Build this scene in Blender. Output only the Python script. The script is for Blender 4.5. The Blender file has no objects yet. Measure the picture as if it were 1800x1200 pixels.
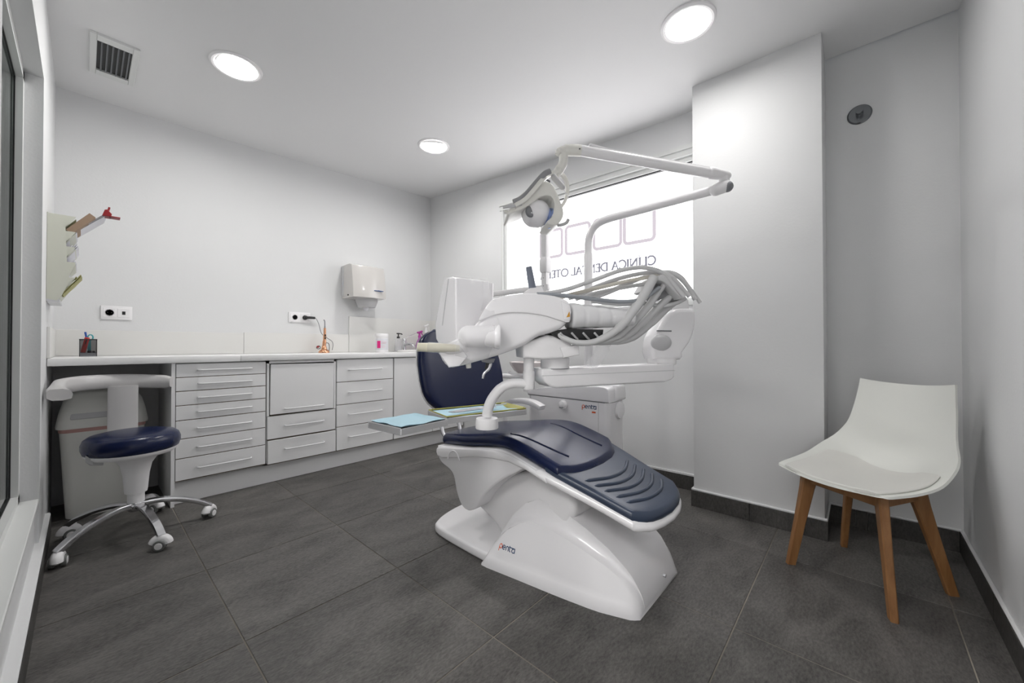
import bpy, bmesh, math, random
from mathutils import Vector, Matrix, noise
random.seed(7)
V = Vector
scene = bpy.context.scene
COL = scene.collection
PI = math.pi

# ------------------------------------------------------------------ camera
F, YAW, PITCH, EYE = 677.5, math.radians(42.0), math.radians(0.537), 1.0
cam_data = bpy.data.cameras.new('camera')
cam_data.sensor_width = 36.0
cam_data.lens = 36.0 * F / 1800.0
cam_data.clip_start = 0.02
cam = bpy.data.objects.new('camera', cam_data)
COL.objects.link(cam)
cam.location = (0, 0, EYE)
cam.rotation_euler = (PI / 2 + PITCH, 0, YAW - PI / 2)
scene.camera = cam

# ------------------------------------------------------------------ light
world = bpy.data.worlds.new('world')
scene.world = world
world.use_nodes = True
world.node_tree.nodes['Background'].inputs[0].default_value = (0.85, 0.92, 1.0, 1)
world.node_tree.nodes['Background'].inputs[1].default_value = 0.6
WINDOW_GLOW = 1.5
LAMP_GLOW = 62.0
ADDED_HALL_GLOW = 7.8  # strength of the lamp added in the unseen hall
scene.view_settings.view_transform = 'Standard'
scene.view_settings.look = 'None'
scene.view_settings.gamma = 1.0
scene.view_settings.use_curve_mapping = False
scene.view_settings.exposure = 1.03

# ------------------------------------------------------------------ measuring
fw = V((math.cos(PITCH) * math.cos(YAW), math.cos(PITCH) * math.sin(YAW), math.sin(PITCH)))
rt = fw.cross(V((0, 0, 1))).normalized()
dn = fw.cross(rt)
CAM = V((0, 0, EYE))

def ray(px, py):
    return fw + rt * ((px - 900) / F) + dn * ((py - 600) / F)

def on_plane(px, py, p0, n):
    d = ray(px, py)
    return CAM + d * ((V(p0) - CAM).dot(V(n)) / d.dot(V(n)))

def on_x(px, py, x): return on_plane(px, py, (x, 0, 0), (1, 0, 0))
def on_y(px, py, y): return on_plane(px, py, (0, y, 0), (0, 1, 0))
def on_z(px, py, z): return on_plane(px, py, (0, 0, z), (0, 0, 1))
def at_depth(px, py, d): return CAM + ray(px, py) * d

class Plane:
    """A vertical working plane: origin o (x, y), heading a; u runs along it, w away from the eye, z up."""
    def __init__(self, o, deg):
        self.o = V((o[0], o[1], 0))
        a = math.radians(deg)
        self.u = V((math.cos(a), math.sin(a), 0))
        self.w = V((-math.sin(a), math.cos(a), 0))
        if self.w.dot(fw) < 0: self.w = -self.w
    def uz(self, px, py, w=0.0):
        p = on_plane(px, py, self.o + self.w * w, self.w)
        return ((p - self.o).dot(self.u), p.z)
    def at(self, u, w, z):
        p = self.o + self.u * u + self.w * w
        return V((p.x, p.y, z))
    def px(self, px, py, w=0.0):
        u, z = self.uz(px, py, w)
        return self.at(u, w, z)

# ------------------------------------------------------------------ materials
MATS = {}
def mat(name, col, rough=0.5, metal=0.0, bump=0.0, bscale=200.0, var=0.0, vscale=5.0, coat=0.0, spec=0.5, emit=None, estr=0.0,
        trans=0.0, alpha=1.0, stretch=(1, 1, 1), col2=None, sheen=0.0):
    if name in MATS: return MATS[name]
    m = bpy.data.materials.new(name)
    m.use_nodes = True
    nt = m.node_tree
    b = nt.nodes['Principled BSDF']
    b.inputs['Base Color'].default_value = (*col, 1)
    b.inputs['Roughness'].default_value = rough
    b.inputs['Metallic'].default_value = metal
    b.inputs['Coat Weight'].default_value = coat
    b.inputs['Coat Roughness'].default_value = 0.08
    b.inputs['Specular IOR Level'].default_value = spec
    b.inputs['Transmission Weight'].default_value = trans
    b.inputs['Alpha'].default_value = alpha
    b.inputs['Sheen Weight'].default_value = sheen
    if emit:
        b.inputs['Emission Color'].default_value = (*emit, 1)
        b.inputs['Emission Strength'].default_value = estr
    tc = None
    def coords():
        t = nt.nodes.new('ShaderNodeTexCoord')
        mp = nt.nodes.new('ShaderNodeMapping')
        mp.inputs['Scale'].default_value = stretch
        nt.links.new(t.outputs['Object'], mp.inputs['Vector'])
        return mp.outputs['Vector']
    if var > 0 or col2:
        tc = coords()
        n = nt.nodes.new('ShaderNodeTexNoise')
        n.inputs['Scale'].default_value = vscale
        n.inputs['Detail'].default_value = 6
        n.inputs['Roughness'].default_value = 0.6
        nt.links.new(tc, n.inputs['Vector'])
        r = nt.nodes.new('ShaderNodeValToRGB')
        c2 = col2 or tuple(min(1, c * (1 + var)) for c in col)
        c1 = col if col2 else tuple(c * (1 - var) for c in col)
        r.color_ramp.elements[0].position = 0.3
        r.color_ramp.elements[1].position = 0.7
        r.color_ramp.elements[0].color = (*c1, 1)
        r.color_ramp.elements[1].color = (*c2, 1)
        nt.links.new(n.outputs['Fac'], r.inputs['Fac'])
        nt.links.new(r.outputs['Color'], b.inputs['Base Color'])
    if bump > 0:
        tc = tc or coords()
        n2 = nt.nodes.new('ShaderNodeTexNoise')
        n2.inputs['Scale'].default_value = bscale
        n2.inputs['Detail'].default_value = 5
        nt.links.new(tc, n2.inputs['Vector'])
        bp = nt.nodes.new('ShaderNodeBump')
        bp.inputs['Strength'].default_value = bump
        bp.inputs['Distance'].default_value = 0.004
        nt.links.new(n2.outputs['Fac'], bp.inputs['Height'])
        nt.links.new(bp.outputs['Normal'], b.inputs['Normal'])
    MATS[name] = m
    return m

WALL = mat('white_wall_paint', (0.74, 0.745, 0.75), 0.75, bump=0.12, bscale=90, var=0.012, vscale=1.5)
CEIL = mat('white_ceiling_paint', (0.78, 0.78, 0.785), 0.85, bump=0.06, bscale=60)
GROUT = mat('grey_grout', (0.05, 0.046, 0.04), 0.9, col2=(0.34, 0.31, 0.26), vscale=0.9)
def slate(name, k):
    m = bpy.data.materials.new(name); m.use_nodes = True; nt = m.node_tree; b = nt.nodes['Principled BSDF']
    t = nt.nodes.new('ShaderNodeTexCoord'); mp = nt.nodes.new('ShaderNodeMapping')
    mp.inputs['Rotation'].default_value = (0, 0, 0.35); mp.inputs['Scale'].default_value = (1, 2.2, 1)
    nt.links.new(t.outputs['Object'], mp.inputs['Vector'])
    n1 = nt.nodes.new('ShaderNodeTexNoise'); n1.inputs['Scale'].default_value = 3.2; n1.inputs['Detail'].default_value = 8; n1.inputs['Roughness'].default_value = 0.65; n1.inputs['Distortion'].default_value = 0.6
    n2 = nt.nodes.new('ShaderNodeTexNoise'); n2.inputs['Scale'].default_value = 55; n2.inputs['Detail'].default_value = 6; n2.inputs['Roughness'].default_value = 0.7
    for n in (n1, n2): nt.links.new(mp.outputs['Vector'], n.inputs['Vector'])
    mx = nt.nodes.new('ShaderNodeMath'); mx.operation = 'MULTIPLY_ADD'; mx.inputs[1].default_value = 0.55
    nt.links.new(n2.outputs['Fac'], mx.inputs[0])
    m2 = nt.nodes.new('ShaderNodeMath'); m2.operation = 'MULTIPLY'; m2.inputs[1].default_value = 0.45
    nt.links.new(n1.outputs['Fac'], m2.inputs[0]); nt.links.new(m2.outputs[0], mx.inputs[2])
    r = nt.nodes.new('ShaderNodeValToRGB')
    r.color_ramp.elements[0].position = 0.33; r.color_ramp.elements[1].position = 0.68
    r.color_ramp.elements[0].color = (0.024 * k, 0.0225 * k, 0.021 * k, 1); r.color_ramp.elements[1].color = (0.185 * k, 0.176 * k, 0.165 * k, 1)
    nt.links.new(mx.outputs[0], r.inputs['Fac']); nt.links.new(r.outputs['Color'], b.inputs['Base Color'])
    bp = nt.nodes.new('ShaderNodeBump'); bp.inputs['Strength'].default_value = 0.55; bp.inputs['Distance'].default_value = 0.006
    nt.links.new(mx.outputs[0], bp.inputs['Height']); nt.links.new(bp.outputs['Normal'], b.inputs['Normal'])
    b.inputs['Roughness'].default_value = 0.48; b.inputs['Specular IOR Level'].default_value = 0.45
    return m
SLATE = [slate('dark_slate_tile', 1.0), slate('dark_slate_tile_warm', 0.9), slate('dark_slate_tile_pale', 1.12)]
SKIRT = slate('dark_slate_skirting', 0.55)
LAMINATE = mat('white_cabinet_laminate', (0.86, 0.86, 0.865), 0.4, bump=0.03, bscale=150)
CARCASS = mat('white_carcass_board', (0.62, 0.62, 0.62), 0.55)
EDGE = mat('brown_gap_strip', (0.10, 0.075, 0.05), 0.8)
WORKTOP = mat('white_worktop', (0.86, 0.86, 0.86), 0.32, var=0.01, vscale=8)
SPLASH = mat('off_white_splash_panel', (0.76, 0.755, 0.735), 0.28)
CHROME = mat('chrome', (0.75, 0.75, 0.77), 0.12, metal=1.0)
STEEL = mat('satin_steel', (0.62, 0.62, 0.64), 0.3, metal=1.0)
ALU = mat('white_aluminium', (0.72, 0.73, 0.72), 0.4)
PLASTIC = mat('glossy_white_plastic', (0.90, 0.89, 0.905), 0.20, coat=0.3)
PLASTIC2 = mat('satin_white_plastic', (0.87, 0.86, 0.87), 0.38)
CREAM = mat('cream_plastic', (0.84, 0.83, 0.78), 0.38, coat=0.1)
GREYP = mat('pale_grey_plastic', (0.56, 0.56, 0.57), 0.45)
GREYM = mat('mid_grey_plastic', (0.22, 0.225, 0.24), 0.5)
HOSE = mat('grey_silicone_hose', (0.60, 0.60, 0.605), 0.42)
DARK = mat('black_plastic', (0.012, 0.012, 0.013), 0.45)
RUBBER = mat('grey_rubber', (0.16, 0.165, 0.16), 0.6)
NAVY = mat('navy_upholstery', (0.006, 0.012, 0.050), 0.25, bump=0.06, bscale=160, spec=0.38)
FOOTC = mat('blue_grey_foot_cover', (0.035, 0.050, 0.085), 0.30, bump=0.05, bscale=200)
OAK = mat('oiled_beech_wood', (0.20, 0.088, 0.028), 0.5, col2=(0.31, 0.15, 0.056), vscale=9, stretch=(4, 4, 0.6), bump=0.05, bscale=60)
SHELL = mat('white_moulded_shell', (0.76, 0.77, 0.73), 0.42)
PADM = mat('white_leatherette', (0.70, 0.695, 0.66), 0.5, bump=0.05, bscale=220)
GLASS = mat('clear_glass', (0.85, 0.9, 0.88), 0.03, trans=1.0)
BLUEP = mat('pale_blue_tray_paper', (0.48, 0.70, 0.80), 0.75, bump=0.25, bscale=25)
OLIVE = mat('olive_tray_metal', (0.42, 0.40, 0.10), 0.35, metal=0.3)
COPPER = mat('rose_gold_metal', (0.80, 0.42, 0.25), 0.25, metal=0.9)
MAGENTA = mat('magenta_label', (0.75, 0.02, 0.22), 0.5)
PURPLE = mat('purple_plastic', (0.42, 0.04, 0.30), 0.3, coat=0.2)
REDP = mat('red_plastic', (0.65, 0.03, 0.02), 0.4)
DRED = mat('dark_red_plastic', (0.28, 0.015, 0.02), 0.4)
TEAL = mat('teal_plastic', (0.05, 0.36, 0.40), 0.4)
BLUE = mat('blue_plastic', (0.02, 0.10, 0.42), 0.4)
PAPER = mat('white_paper', (0.74, 0.74, 0.78), 0.85)
KRAFT = mat('brown_card', (0.33, 0.23, 0.16), 0.85)
YELLOWISH = mat('yellow_green_paper', (0.42, 0.40, 0.18), 0.8)
RACKM = mat('ivory_rack_metal', (0.62, 0.63, 0.55), 0.5)
LOGO_BLUE = mat('logo_navy', (0.010, 0.05, 0.14), 0.5)
LOGO_ORANGE = mat('logo_orange', (0.75, 0.11, 0.02), 0.5)
LINER = mat('pink_bin_liner', (0.62, 0.36, 0.33), 0.6)
BINM = mat('white_bin_plastic', (0.78, 0.78, 0.74), 0.45)
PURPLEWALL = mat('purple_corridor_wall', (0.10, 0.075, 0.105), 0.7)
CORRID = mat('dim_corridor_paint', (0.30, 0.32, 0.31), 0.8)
VINYL = mat('grey_window_vinyl', (0.16, 0.14, 0.16), 0.7, emit=(0.60, 0.55, 0.60), estr=0.46)  # emission puts the backlight of the pane into the vinyl
LETTER = mat('grey_window_lettering', (0.06, 0.06, 0.075), 0.7, emit=(0.30, 0.30, 0.36), estr=0.36)  # glow put in for daylight coming through the letters
FROST = mat('frosted_daylit_glass', (0.9, 0.9, 0.9), 0.6, emit=(1.0, 0.985, 1.0), estr=WINDOW_GLOW)
MIRROR = mat('blue_reflection_mirror', (0.35, 0.45, 0.75), 0.12, metal=1.0)  # reflection of the blue chair painted into the metal colour
CERAM = mat('white_ceramic', (0.80, 0.79, 0.78), 0.12, coat=0.4)
HANDLE = mat('white_lacquered_handle', (0.78, 0.78, 0.79), 0.25)

def film_mat(name, col, a):
    m = bpy.data.materials.new(name); m.use_nodes = True; nt = m.node_tree
    nt.nodes.remove(nt.nodes['Principled BSDF'])
    tr = nt.nodes.new('ShaderNodeBsdfTransparent'); gl = nt.nodes.new('ShaderNodeBsdfPrincipled')
    gl.inputs['Base Color'].default_value = (*col, 1); gl.inputs['Roughness'].default_value = 0.18
    tl = nt.nodes.new('ShaderNodeBsdfTranslucent'); tl.inputs[0].default_value = (*col, 1)
    m1 = nt.nodes.new('ShaderNodeMixShader'); m1.inputs[0].default_value = 0.5
    mx = nt.nodes.new('ShaderNodeMixShader'); mx.inputs[0].default_value = a
    nt.links.new(gl.outputs[0], m1.inputs[1]); nt.links.new(tl.outputs[0], m1.inputs[2])
    nt.links.new(tr.outputs[0], mx.inputs[1]); nt.links.new(m1.outputs[0], mx.inputs[2])
    nt.links.new(mx.outputs[0], nt.nodes['Material Output'].inputs[0])
    return m
FILM = film_mat('clear_plastic_film', (0.92, 0.92, 0.94), 0.22)
CLEAR = film_mat('clear_bottle_plastic', (0.8, 0.8, 0.82), 0.45)
SMOKE = film_mat('smoky_mesh', (0.05, 0.05, 0.055), 0.35)

def pane_glass(name):
    m = bpy.data.materials.new(name); m.use_nodes = True; nt = m.node_tree
    nt.nodes.remove(nt.nodes['Principled BSDF'])
    tr = nt.nodes.new('ShaderNodeBsdfTransparent'); tr.inputs[0].default_value = (0.80, 0.86, 0.84, 1)
    gl = nt.nodes.new('ShaderNodeBsdfGlossy'); gl.inputs['Roughness'].default_value = 0.02
    fr = nt.nodes.new('ShaderNodeFresnel'); fr.inputs[0].default_value = 1.5
    mx = nt.nodes.new('ShaderNodeMixShader')
    nt.links.new(fr.outputs[0], mx.inputs[0]); nt.links.new(tr.outputs[0], mx.inputs[1]); nt.links.new(gl.outputs[0], mx.inputs[2])
    nt.links.new(mx.outputs[0], nt.nodes['Material Output'].inputs[0])
    return m
PANE = pane_glass('clear_window_pane')

# ------------------------------------------------------------------ mesh helpers
def catmull(pts, n=6, closed=False):
    pts = [V(p) for p in pts]
    out = []
    m = len(pts)
    rng = range(m if closed else m - 1)
    for i in rng:
        if closed:
            p0, p1, p2, p3 = pts[(i - 1) % m], pts[i], pts[(i + 1) % m], pts[(i + 2) % m]
        else:
            p0 = pts[i - 1] if i > 0 else pts[i] * 2 - pts[i + 1]
            p1, p2 = pts[i], pts[i + 1]
            p3 = pts[i + 2] if i + 2 < m else pts[i + 1] * 2 - pts[i]
        for k in range(n):
            t = k / n
            out.append(0.5 * ((2 * p1) + (p2 - p0) * t + (2 * p0 - 5 * p1 + 4 * p2 - p3) * t * t + (3 * p1 - p0 - 3 * p2 + p3) * t ** 3))
    if not closed: out.append(pts[-1])
    return out

def c2(pts, n=6, closed=False):
    return [(p.x, p.y) for p in catmull([V((a, b, 0)) for a, b in pts], n, closed)]

def loft(bm, rings, cap=True, closed_u=True):
    vr = [[bm.verts.new(p) for p in r] for r in rings]
    n = len(vr[0])
    for a, b in zip(vr[:-1], vr[1:]):
        for i in range(n if closed_u else n - 1):
            j = (i + 1) % n
            try: bm.faces.new((a[i], a[j], b[j], b[i]))
            except ValueError: pass
    if cap and closed_u:
        try: bm.faces.new(vr[0][::-1])
        except ValueError: pass
        try: bm.faces.new(vr[-1])
        except ValueError: pass
    return vr

def bevel_sharp(bm, faces_or_edges, off, seg=2):
    if off > 0:
        bmesh.ops.bevel(bm, geom=faces_or_edges, offset=off, segments=seg, profile=0.5, affect='EDGES', clamp_overlap=True)

def box(bm, lo, hi, bev=0.0, seg=2, M=None):
    lo, hi = V(lo), V(hi)
    t = bmesh.new()
    bmesh.ops.create_cube(t, size=1.0)
    for v in t.verts:
        v.co = V(((lo[i] + hi[i]) / 2 + v.co[i] * (hi[i] - lo[i]) for i in range(3))) if False else V([(lo[i] + hi[i]) / 2 + v.co[i] * (hi[i] - lo[i]) for i in range(3)])
    if bev > 0: bevel_sharp(t, t.edges[:], bev, seg)
    if M is not None: bmesh.ops.transform(t, matrix=M, verts=t.verts)
    merge(bm, t)

def merge(bm, t):
    me = bpy.data.meshes.new('tmp')
    t.to_mesh(me); t.free()
    bm.from_mesh(me)
    bpy.data.meshes.remove(me)

def frame_for(d):
    d = d.normalized()
    a = V((0, 0, 1)) if abs(d.z) < 0.95 else V((1, 0, 0))
    x = d.cross(a).normalized()
    return x, d.cross(x).normalized()

def tube(bm, pts, r, n=12, flat=1.0, cap=True):
    pts = [V(p) for p in pts]
    m = len(pts)
    rr = [r] * m if isinstance(r, (int, float)) else [r[min(len(r) - 1, int(round(i * (len(r) - 1) / max(1, m - 1))))] if len(r) != m else r[i] for i in range(m)]
    rings = []
    x = None
    for i in range(m):
        d = (pts[min(i + 1, m - 1)] - pts[max(i - 1, 0)])
        if d.length < 1e-9: d = V((0, 0, 1))
        d.normalize()
        if x is None: x, y = frame_for(d)
        else:
            x = (x - d * x.dot(d))
            x = x.normalized() if x.length > 1e-6 else frame_for(d)[0]
            y = d.cross(x).normalized()
        rings.append([pts[i] + (x * math.cos(2 * PI * k / n) + y * math.sin(2 * PI * k / n) * flat) * rr[i] for k in range(n)])
    loft(bm, rings, cap)

def rod(bm, p0, p1, r0, r1=None, n=24, bev=0.0):
    p0, p1 = V(p0), V(p1)
    r1 = r0 if r1 is None else r1
    L = (p1 - p0).length
    if bev > 0:
        b = min(bev, L * 0.45, r0 * 0.9, r1 * 0.9)
        k = 0.3
        prof = [(r0 - b, 0), (r0 - b * k, b * k * 0.5), (r0, b), (r1, L - b), (r1 - b * k, L - b * k * 0.5), (r1 - b, L)]
    else: prof = [(r0, 0), (r1, L)]
    lathe(bm, prof, p0, p1 - p0, n)

def lathe(bm, prof, origin, axis=(0, 0, 1), n=32, cap=True):
    o, d = V(origin), V(axis).normalized()
    x, y = frame_for(d)
    rings = [[o + d * h + (x * math.cos(2 * PI * k / n) + y * math.sin(2 * PI * k / n)) * max(r, 1e-4) for k in range(n)] for r, h in prof]
    loft(bm, rings, cap)

def prism(bm, poly, to3, w0, w1, bev=0.0, seg=3):
    """poly: list of (u, z); to3(u, w, z) gives the point."""
    t = bmesh.new()
    a = [t.verts.new(to3(u, w0, z)) for u, z in poly]
    b = [t.verts.new(to3(u, w1, z)) for u, z in poly]
    fa = t.faces.new(a); fb = t.faces.new(b[::-1])
    n = len(poly)
    for i in range(n):
        j = (i + 1) % n
        t.faces.new((a[j], a[i], b[i], b[j]))
    bmesh.ops.recalc_face_normals(t, faces=t.faces)
    if bev > 0:
        bevel_sharp(t, list(set(fa.edges[:] + fb.edges[:])), bev, seg)
    merge(bm, t)

def ball(bm, c, r, scale=(1, 1, 1), seg=24, M=None):
    t = bmesh.new()
    bmesh.ops.create_uvsphere(t, u_segments=seg, v_segments=seg // 2, radius=1.0)
    for v in t.verts: v.co = V((v.co.x * r * scale[0], v.co.y * r * scale[1], v.co.z * r * scale[2]))
    if M is not None: bmesh.ops.transform(t, matrix=M, verts=t.verts)
    bmesh.ops.translate(t, vec=V(c), verts=t.verts)
    merge(bm, t)

def edge_samples(n, r, L):
    """parameters 0..1 packed near both ends, for a length L with rim radius r"""
    k = min(0.45, r / max(L, 1e-6))
    a = [k * (1 - math.cos(PI / 2 * i / 5)) for i in range(5)]
    mid = [k + (1 - 2 * k) * i / n for i in range(n + 1)]
    return a + mid + [1 - q for q in a[::-1]]

def pad(bm, patch, lift, th, r, sa, sb, ns=12, nt=16, crown=0.0):
    """A closed cushion. patch(s,t)->(a,b); lift(a,b,h)->point h above the under side; sizes sa, sb; rim radius r."""
    S, T = edge_samples(ns, r, sa), edge_samples(nt, r, sb)
    def rim(s, t):
        e = min(s * sa, (1 - s) * sa, t * sb, (1 - t) * sb)
        q = max(0.0, 1 - e / r) if e < r else 0.0
        return math.sqrt(max(0.0, 1 - q * q))
    top, bot = [], []
    for t in T:
        rt_, rb = [], []
        for s in S:
            a, b = patch(s, t)
            k = rim(s, t)
            cr = crown * math.sin(PI * s) ** 0.7 * math.sin(PI * t) ** 0.7 if crown else 0
            rt_.append(bm.verts.new(lift(a, b, th / 2 + (th / 2) * k + cr)))
            rb.append(bm.verts.new(lift(a, b, th / 2 - (th / 2) * k)))
        top.append(rt_); bot.append(rb)
    for g, flip in ((top, False), (bot, True)):
        for i in range(len(T) - 1):
            for j in range(len(S) - 1):
                q = (g[i][j], g[i][j + 1], g[i + 1][j + 1], g[i + 1][j])
                bm.faces.new(q[::-1] if flip else q)
    bmesh.ops.remove_doubles(bm, verts=bm.verts, dist=1e-5)
    bmesh.ops.recalc_face_normals(bm, faces=bm.faces)

# ------------------------------------------------------------------ objects
ORG = {}
def thing(name, label, cat, loc, group=None):
    o = bpy.data.objects.new(name, None)
    o.empty_display_size = 0.1
    COL.objects.link(o)
    o.location = loc
    o['label'] = label; o['category'] = cat
    if group: o['group'] = group
    ORG[o.name] = V(loc)
    return o

def put(name, bm, m, parent=None, smooth=35, origin=None, label=None, kind=None):
    org = ORG[parent.name] if parent is not None else V(origin or (0, 0, 0))
    bmesh.ops.translate(bm, vec=-org, verts=bm.verts)
    if smooth:
        lim = math.radians(smooth)
        for f in bm.faces: f.smooth = True
        for e in bm.edges:
            if len(e.link_faces) == 2: e.smooth = e.calc_face_angle(0) < lim
    me = bpy.data.meshes.new(name)
    bm.to_mesh(me); bm.free()
    me.materials.append(m)
    o = bpy.data.objects.new(name, me)
    COL.objects.link(o)
    if parent is not None:
        o.parent = parent
        ORG[o.name] = org
    else:
        o.location = org
        ORG[o.name] = org
    if label: o['label'] = label
    if kind: o['kind'] = kind
    return o

def single(name, bm, m, origin, label, cat, group=None, smooth=35):
    o = put(name, bm, m, None, smooth, origin)
    o['label'] = label; o['category'] = cat
    if group: o['group'] = group
    return o

def B(): return bmesh.new()
def mk(fn):
    bm = B(); fn(bm); return bm
def boxm(lo, hi, bev=0.0, seg=2, M=None):
    bm = B(); box(bm, lo, hi, bev, seg, M); return bm

def copy_thing(root, delta, label, group=None):
    r = root.copy(); COL.objects.link(r)
    r.location = root.location + V(delta)
    r['label'] = label
    if group: r['group'] = group
    for ch in list(root.children):
        c = ch.copy(); COL.objects.link(c); c.parent = r
        for g in list(ch.children):
            d = g.copy(); COL.objects.link(d); d.parent = c
    return r

def struct(name, bm, m, parent=None, smooth=35):
    o = put(name, bm, m, parent, smooth)
    if parent is None: o['kind'] = 'structure'
    return o

# ================================================================== ROOM
XL, YF, YB = -0.13, -0.37, 3.74          # left wall, front (camera side) wall, back wall
def xr(y): return 2.815 - (y - 0.85) * 0.095 / 2.88    # window wall runs slightly askew
def zc(x, y):
    a = max(0.0, min(1.0, (x - 0.2) / 2.5)); b = max(0.0, min(1.0, (y - 1.2) / 2.54))
    return 2.625 + 0.105 * a ** 1.4 * b ** 1.3

# floor slab and its tiles
bm = B(); box(bm, (XL - 0.02, YF - 0.02, -0.08), (2.93, YB + 0.02, -0.0022)); floor = struct('floor', bm, GROUT)
GX = [-0.24, 0.37, 0.947, 1.548, 2.215, 2.86]
GY = [-0.39, -0.258, 0.336, 0.938, 1.547, 2.163, 2.776, 3.385, 3.75]
k = 0
for i in range(len(GX) - 1):
    for j in range(len(GY) - 1):
        g = 0.0022
        lo = (max(GX[i], XL - 0.01) + g, GY[j] + g, -0.02); hi = (min(GX[i + 1], 2.87) - g, GY[j + 1] - g, 0.0)
        cx, cy = (lo[0] + hi[0]) / 2, (lo[1] + hi[1]) / 2
        bm = B(); box(bm, lo, hi, 0.0012, 1)
        put('floor_tile', bm, SLATE[(i * 2 + j * 3 + (i * j) % 2) % 3], floor, 0)

# ceiling
bm = B()
nx, ny = 20, 24
g = [[bm.verts.new((XL - 0.05 + (3.0) * i / nx, YF - 0.05 + (YB + 0.1 - YF) * j / ny, 0)) for i in range(nx + 1)] for j in range(ny + 1)]
for r in g:
    for v in r: v.co.z = zc(v.co.x, v.co.y)
for j in range(ny):
    for i in range(nx): bm.faces.new((g[j][i], g[j + 1][i], g[j + 1][i + 1], g[j][i + 1]))
bot = bm.faces[:]
ret = bmesh.ops.extrude_face_region(bm, geom=bot)
for v in ret['geom']:
    if isinstance(v, bmesh.types.BMVert): v.co.z += 0.12
bmesh.ops.recalc_face_normals(bm, faces=bm.faces)
ceiling = struct('ceiling', bm, CEIL, None, 40)

HZ = 2.78
# back wall
struct('wall_back', boxm((XL - 0.2, YB, 0), (2.95, YB + 0.12, HZ)), WALL)
# front wall, right of the photograph
struct('wall_front', boxm((XL - 0.2, YF - 0.12, 0), (2.95, YF, HZ)), WALL)
# left wall with the inner window opening
WY0, WY1, WZ0, WZ1 = 1.45, 2.745, 0.31, 2.21
DY0, DY1, DZ = -0.33, 0.95, 2.12         # unseen doorway, added to let in light from an added hall
bm = B()
box(bm, (XL - 0.16, WY1, 0), (XL, YB, HZ))
box(bm, (XL - 0.16, YF, 0), (XL, DY0, HZ)); box(bm, (XL - 0.16, DY1, 0), (XL, WY0, HZ)); box(bm, (XL - 0.16, DY0, DZ), (XL, DY1, HZ))
box(bm, (XL - 0.16, WY0, 0), (XL - 0.012, WY1, WZ0 - 0.02))
box(bm, (XL - 0.16, WY0, WZ1), (XL, WY1, HZ))
struct('wall_left', bm, WALL, None, 0)
# right wall: window wall, recess beyond the column
def wslab(bm, y0, y1, z0, z1, dx0=0.0, dx1=0.12):
    t = bmesh.new()
    p = [(xr(y0) + dx0, y0), (xr(y1) + dx0, y1), (xr(y1) + dx1, y1), (xr(y0) + dx1, y0)]
    a = [t.verts.new((x, y, z0)) for x, y in p]; b = [t.verts.new((x, y, z1)) for x, y in p]
    t.faces.new(a[::-1]); t.faces.new(b)
    for i in range(4): t.faces.new((a[i], a[(i + 1) % 4], b[(i + 1) % 4], b[i]))
    bmesh.ops.recalc_face_normals(t, faces=t.faces)
    merge(bm, t)
OY0, OY1, OZ0, OZ1 = 0.80, 2.605, 1.30, 2.335
bm = B()
wslab(bm, 0.78, YB, 0, OZ0); wslab(bm, 0.78, YB, OZ1, HZ); wslab(bm, OY1, YB, OZ0, OZ1); wslab(bm, 0.72, OY0, OZ0, OZ1)
box(bm, (2.845, YF, 0), (2.965, 0.15, HZ))
struct('wall_right', bm, WALL, None, 0)
struct('column', boxm((2.552, 0.135, 0.0), (2.90, 0.772, HZ), 0.004, 2), WALL)

# window 1: frosted street window with vinyl logo
win = put('window_1', mk(lambda b: (wslab(b, OY1 - 0.04, OY1, OZ0, OZ1, 0.015, 0.07), wslab(b, OY0, OY1, OZ1 - 0.045, OZ1, 0.015, 0.07), wslab(b, OY0, OY1, OZ0, OZ0 + 0.03, 0.015, 0.07))), ALU, None, 0)
win['kind'] = 'structure'
put('pane', mk(lambda b: wslab(b, OY0, OY1 - 0.04, OZ0 + 0.03, OZ1 - 0.045, 0.05, 0.056)), FROST, win, 0, label='frosted pane glowing with daylight')
put('head_gasket', mk(lambda b: wslab(b, OY0, OY1 - 0.04, OZ1 - 0.053, OZ1 - 0.045, 0.028, 0.05)), DARK, win, 0)
put('head_trim', mk(lambda b: (wslab(b, OY0 - 0.02, OY1 + 0.03, OZ1 - 0.01, OZ1 + 0.03, -0.012, 0.03), wslab(b, OY0 - 0.02, OY1 + 0.03, OZ1 + 0.03, OZ1 + 0.06, -0.024, 0.03))), ALU, win, 0)
put('side_trim', mk(lambda b: wslab(b, OY1 - 0.006, OY1 + 0.016, OZ0 - 0.02, OZ1 + 0.02, -0.008, 0.02)), ALU, win, 0)
put('window_sill', mk(lambda b: wslab(b, OY0 - 0.02, OY1 + 0.02, OZ0 - 0.02, OZ0 + 0.004, -0.01, 0.06)), ALU, win, 0)
def onwin(u, z, d=0.047):                       # u runs from the column along the window
    y = 0.85 + u
    return V((xr(y) + d, y, z))
def flat_strip(bm, pts, wd, closed=False, th=0.001):
    """a flat band of width wd along pts (u, z), a hair in front of the pane"""
    n = len(pts)
    rows = []
    for i in range(n):
        if closed: a, b = pts[(i - 1) % n], pts[(i + 1) % n]
        else: a, b = pts[max(i - 1, 0)], pts[min(i + 1, n - 1)]
        d = V((b[0] - a[0], b[1] - a[1])).normalized(); nn = V((-d.y, d.x)) * wd / 2
        u, z = pts[i]
        rows.append([onwin(u + nn.x, z + nn.y), onwin(u - nn.x, z - nn.y), onwin(u - nn.x, z - nn.y, 0.049), onwin(u + nn.x, z + nn.y, 0.049)])
    if closed: rows.append(rows[0])
    loft(bm, rows, not closed)
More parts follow.
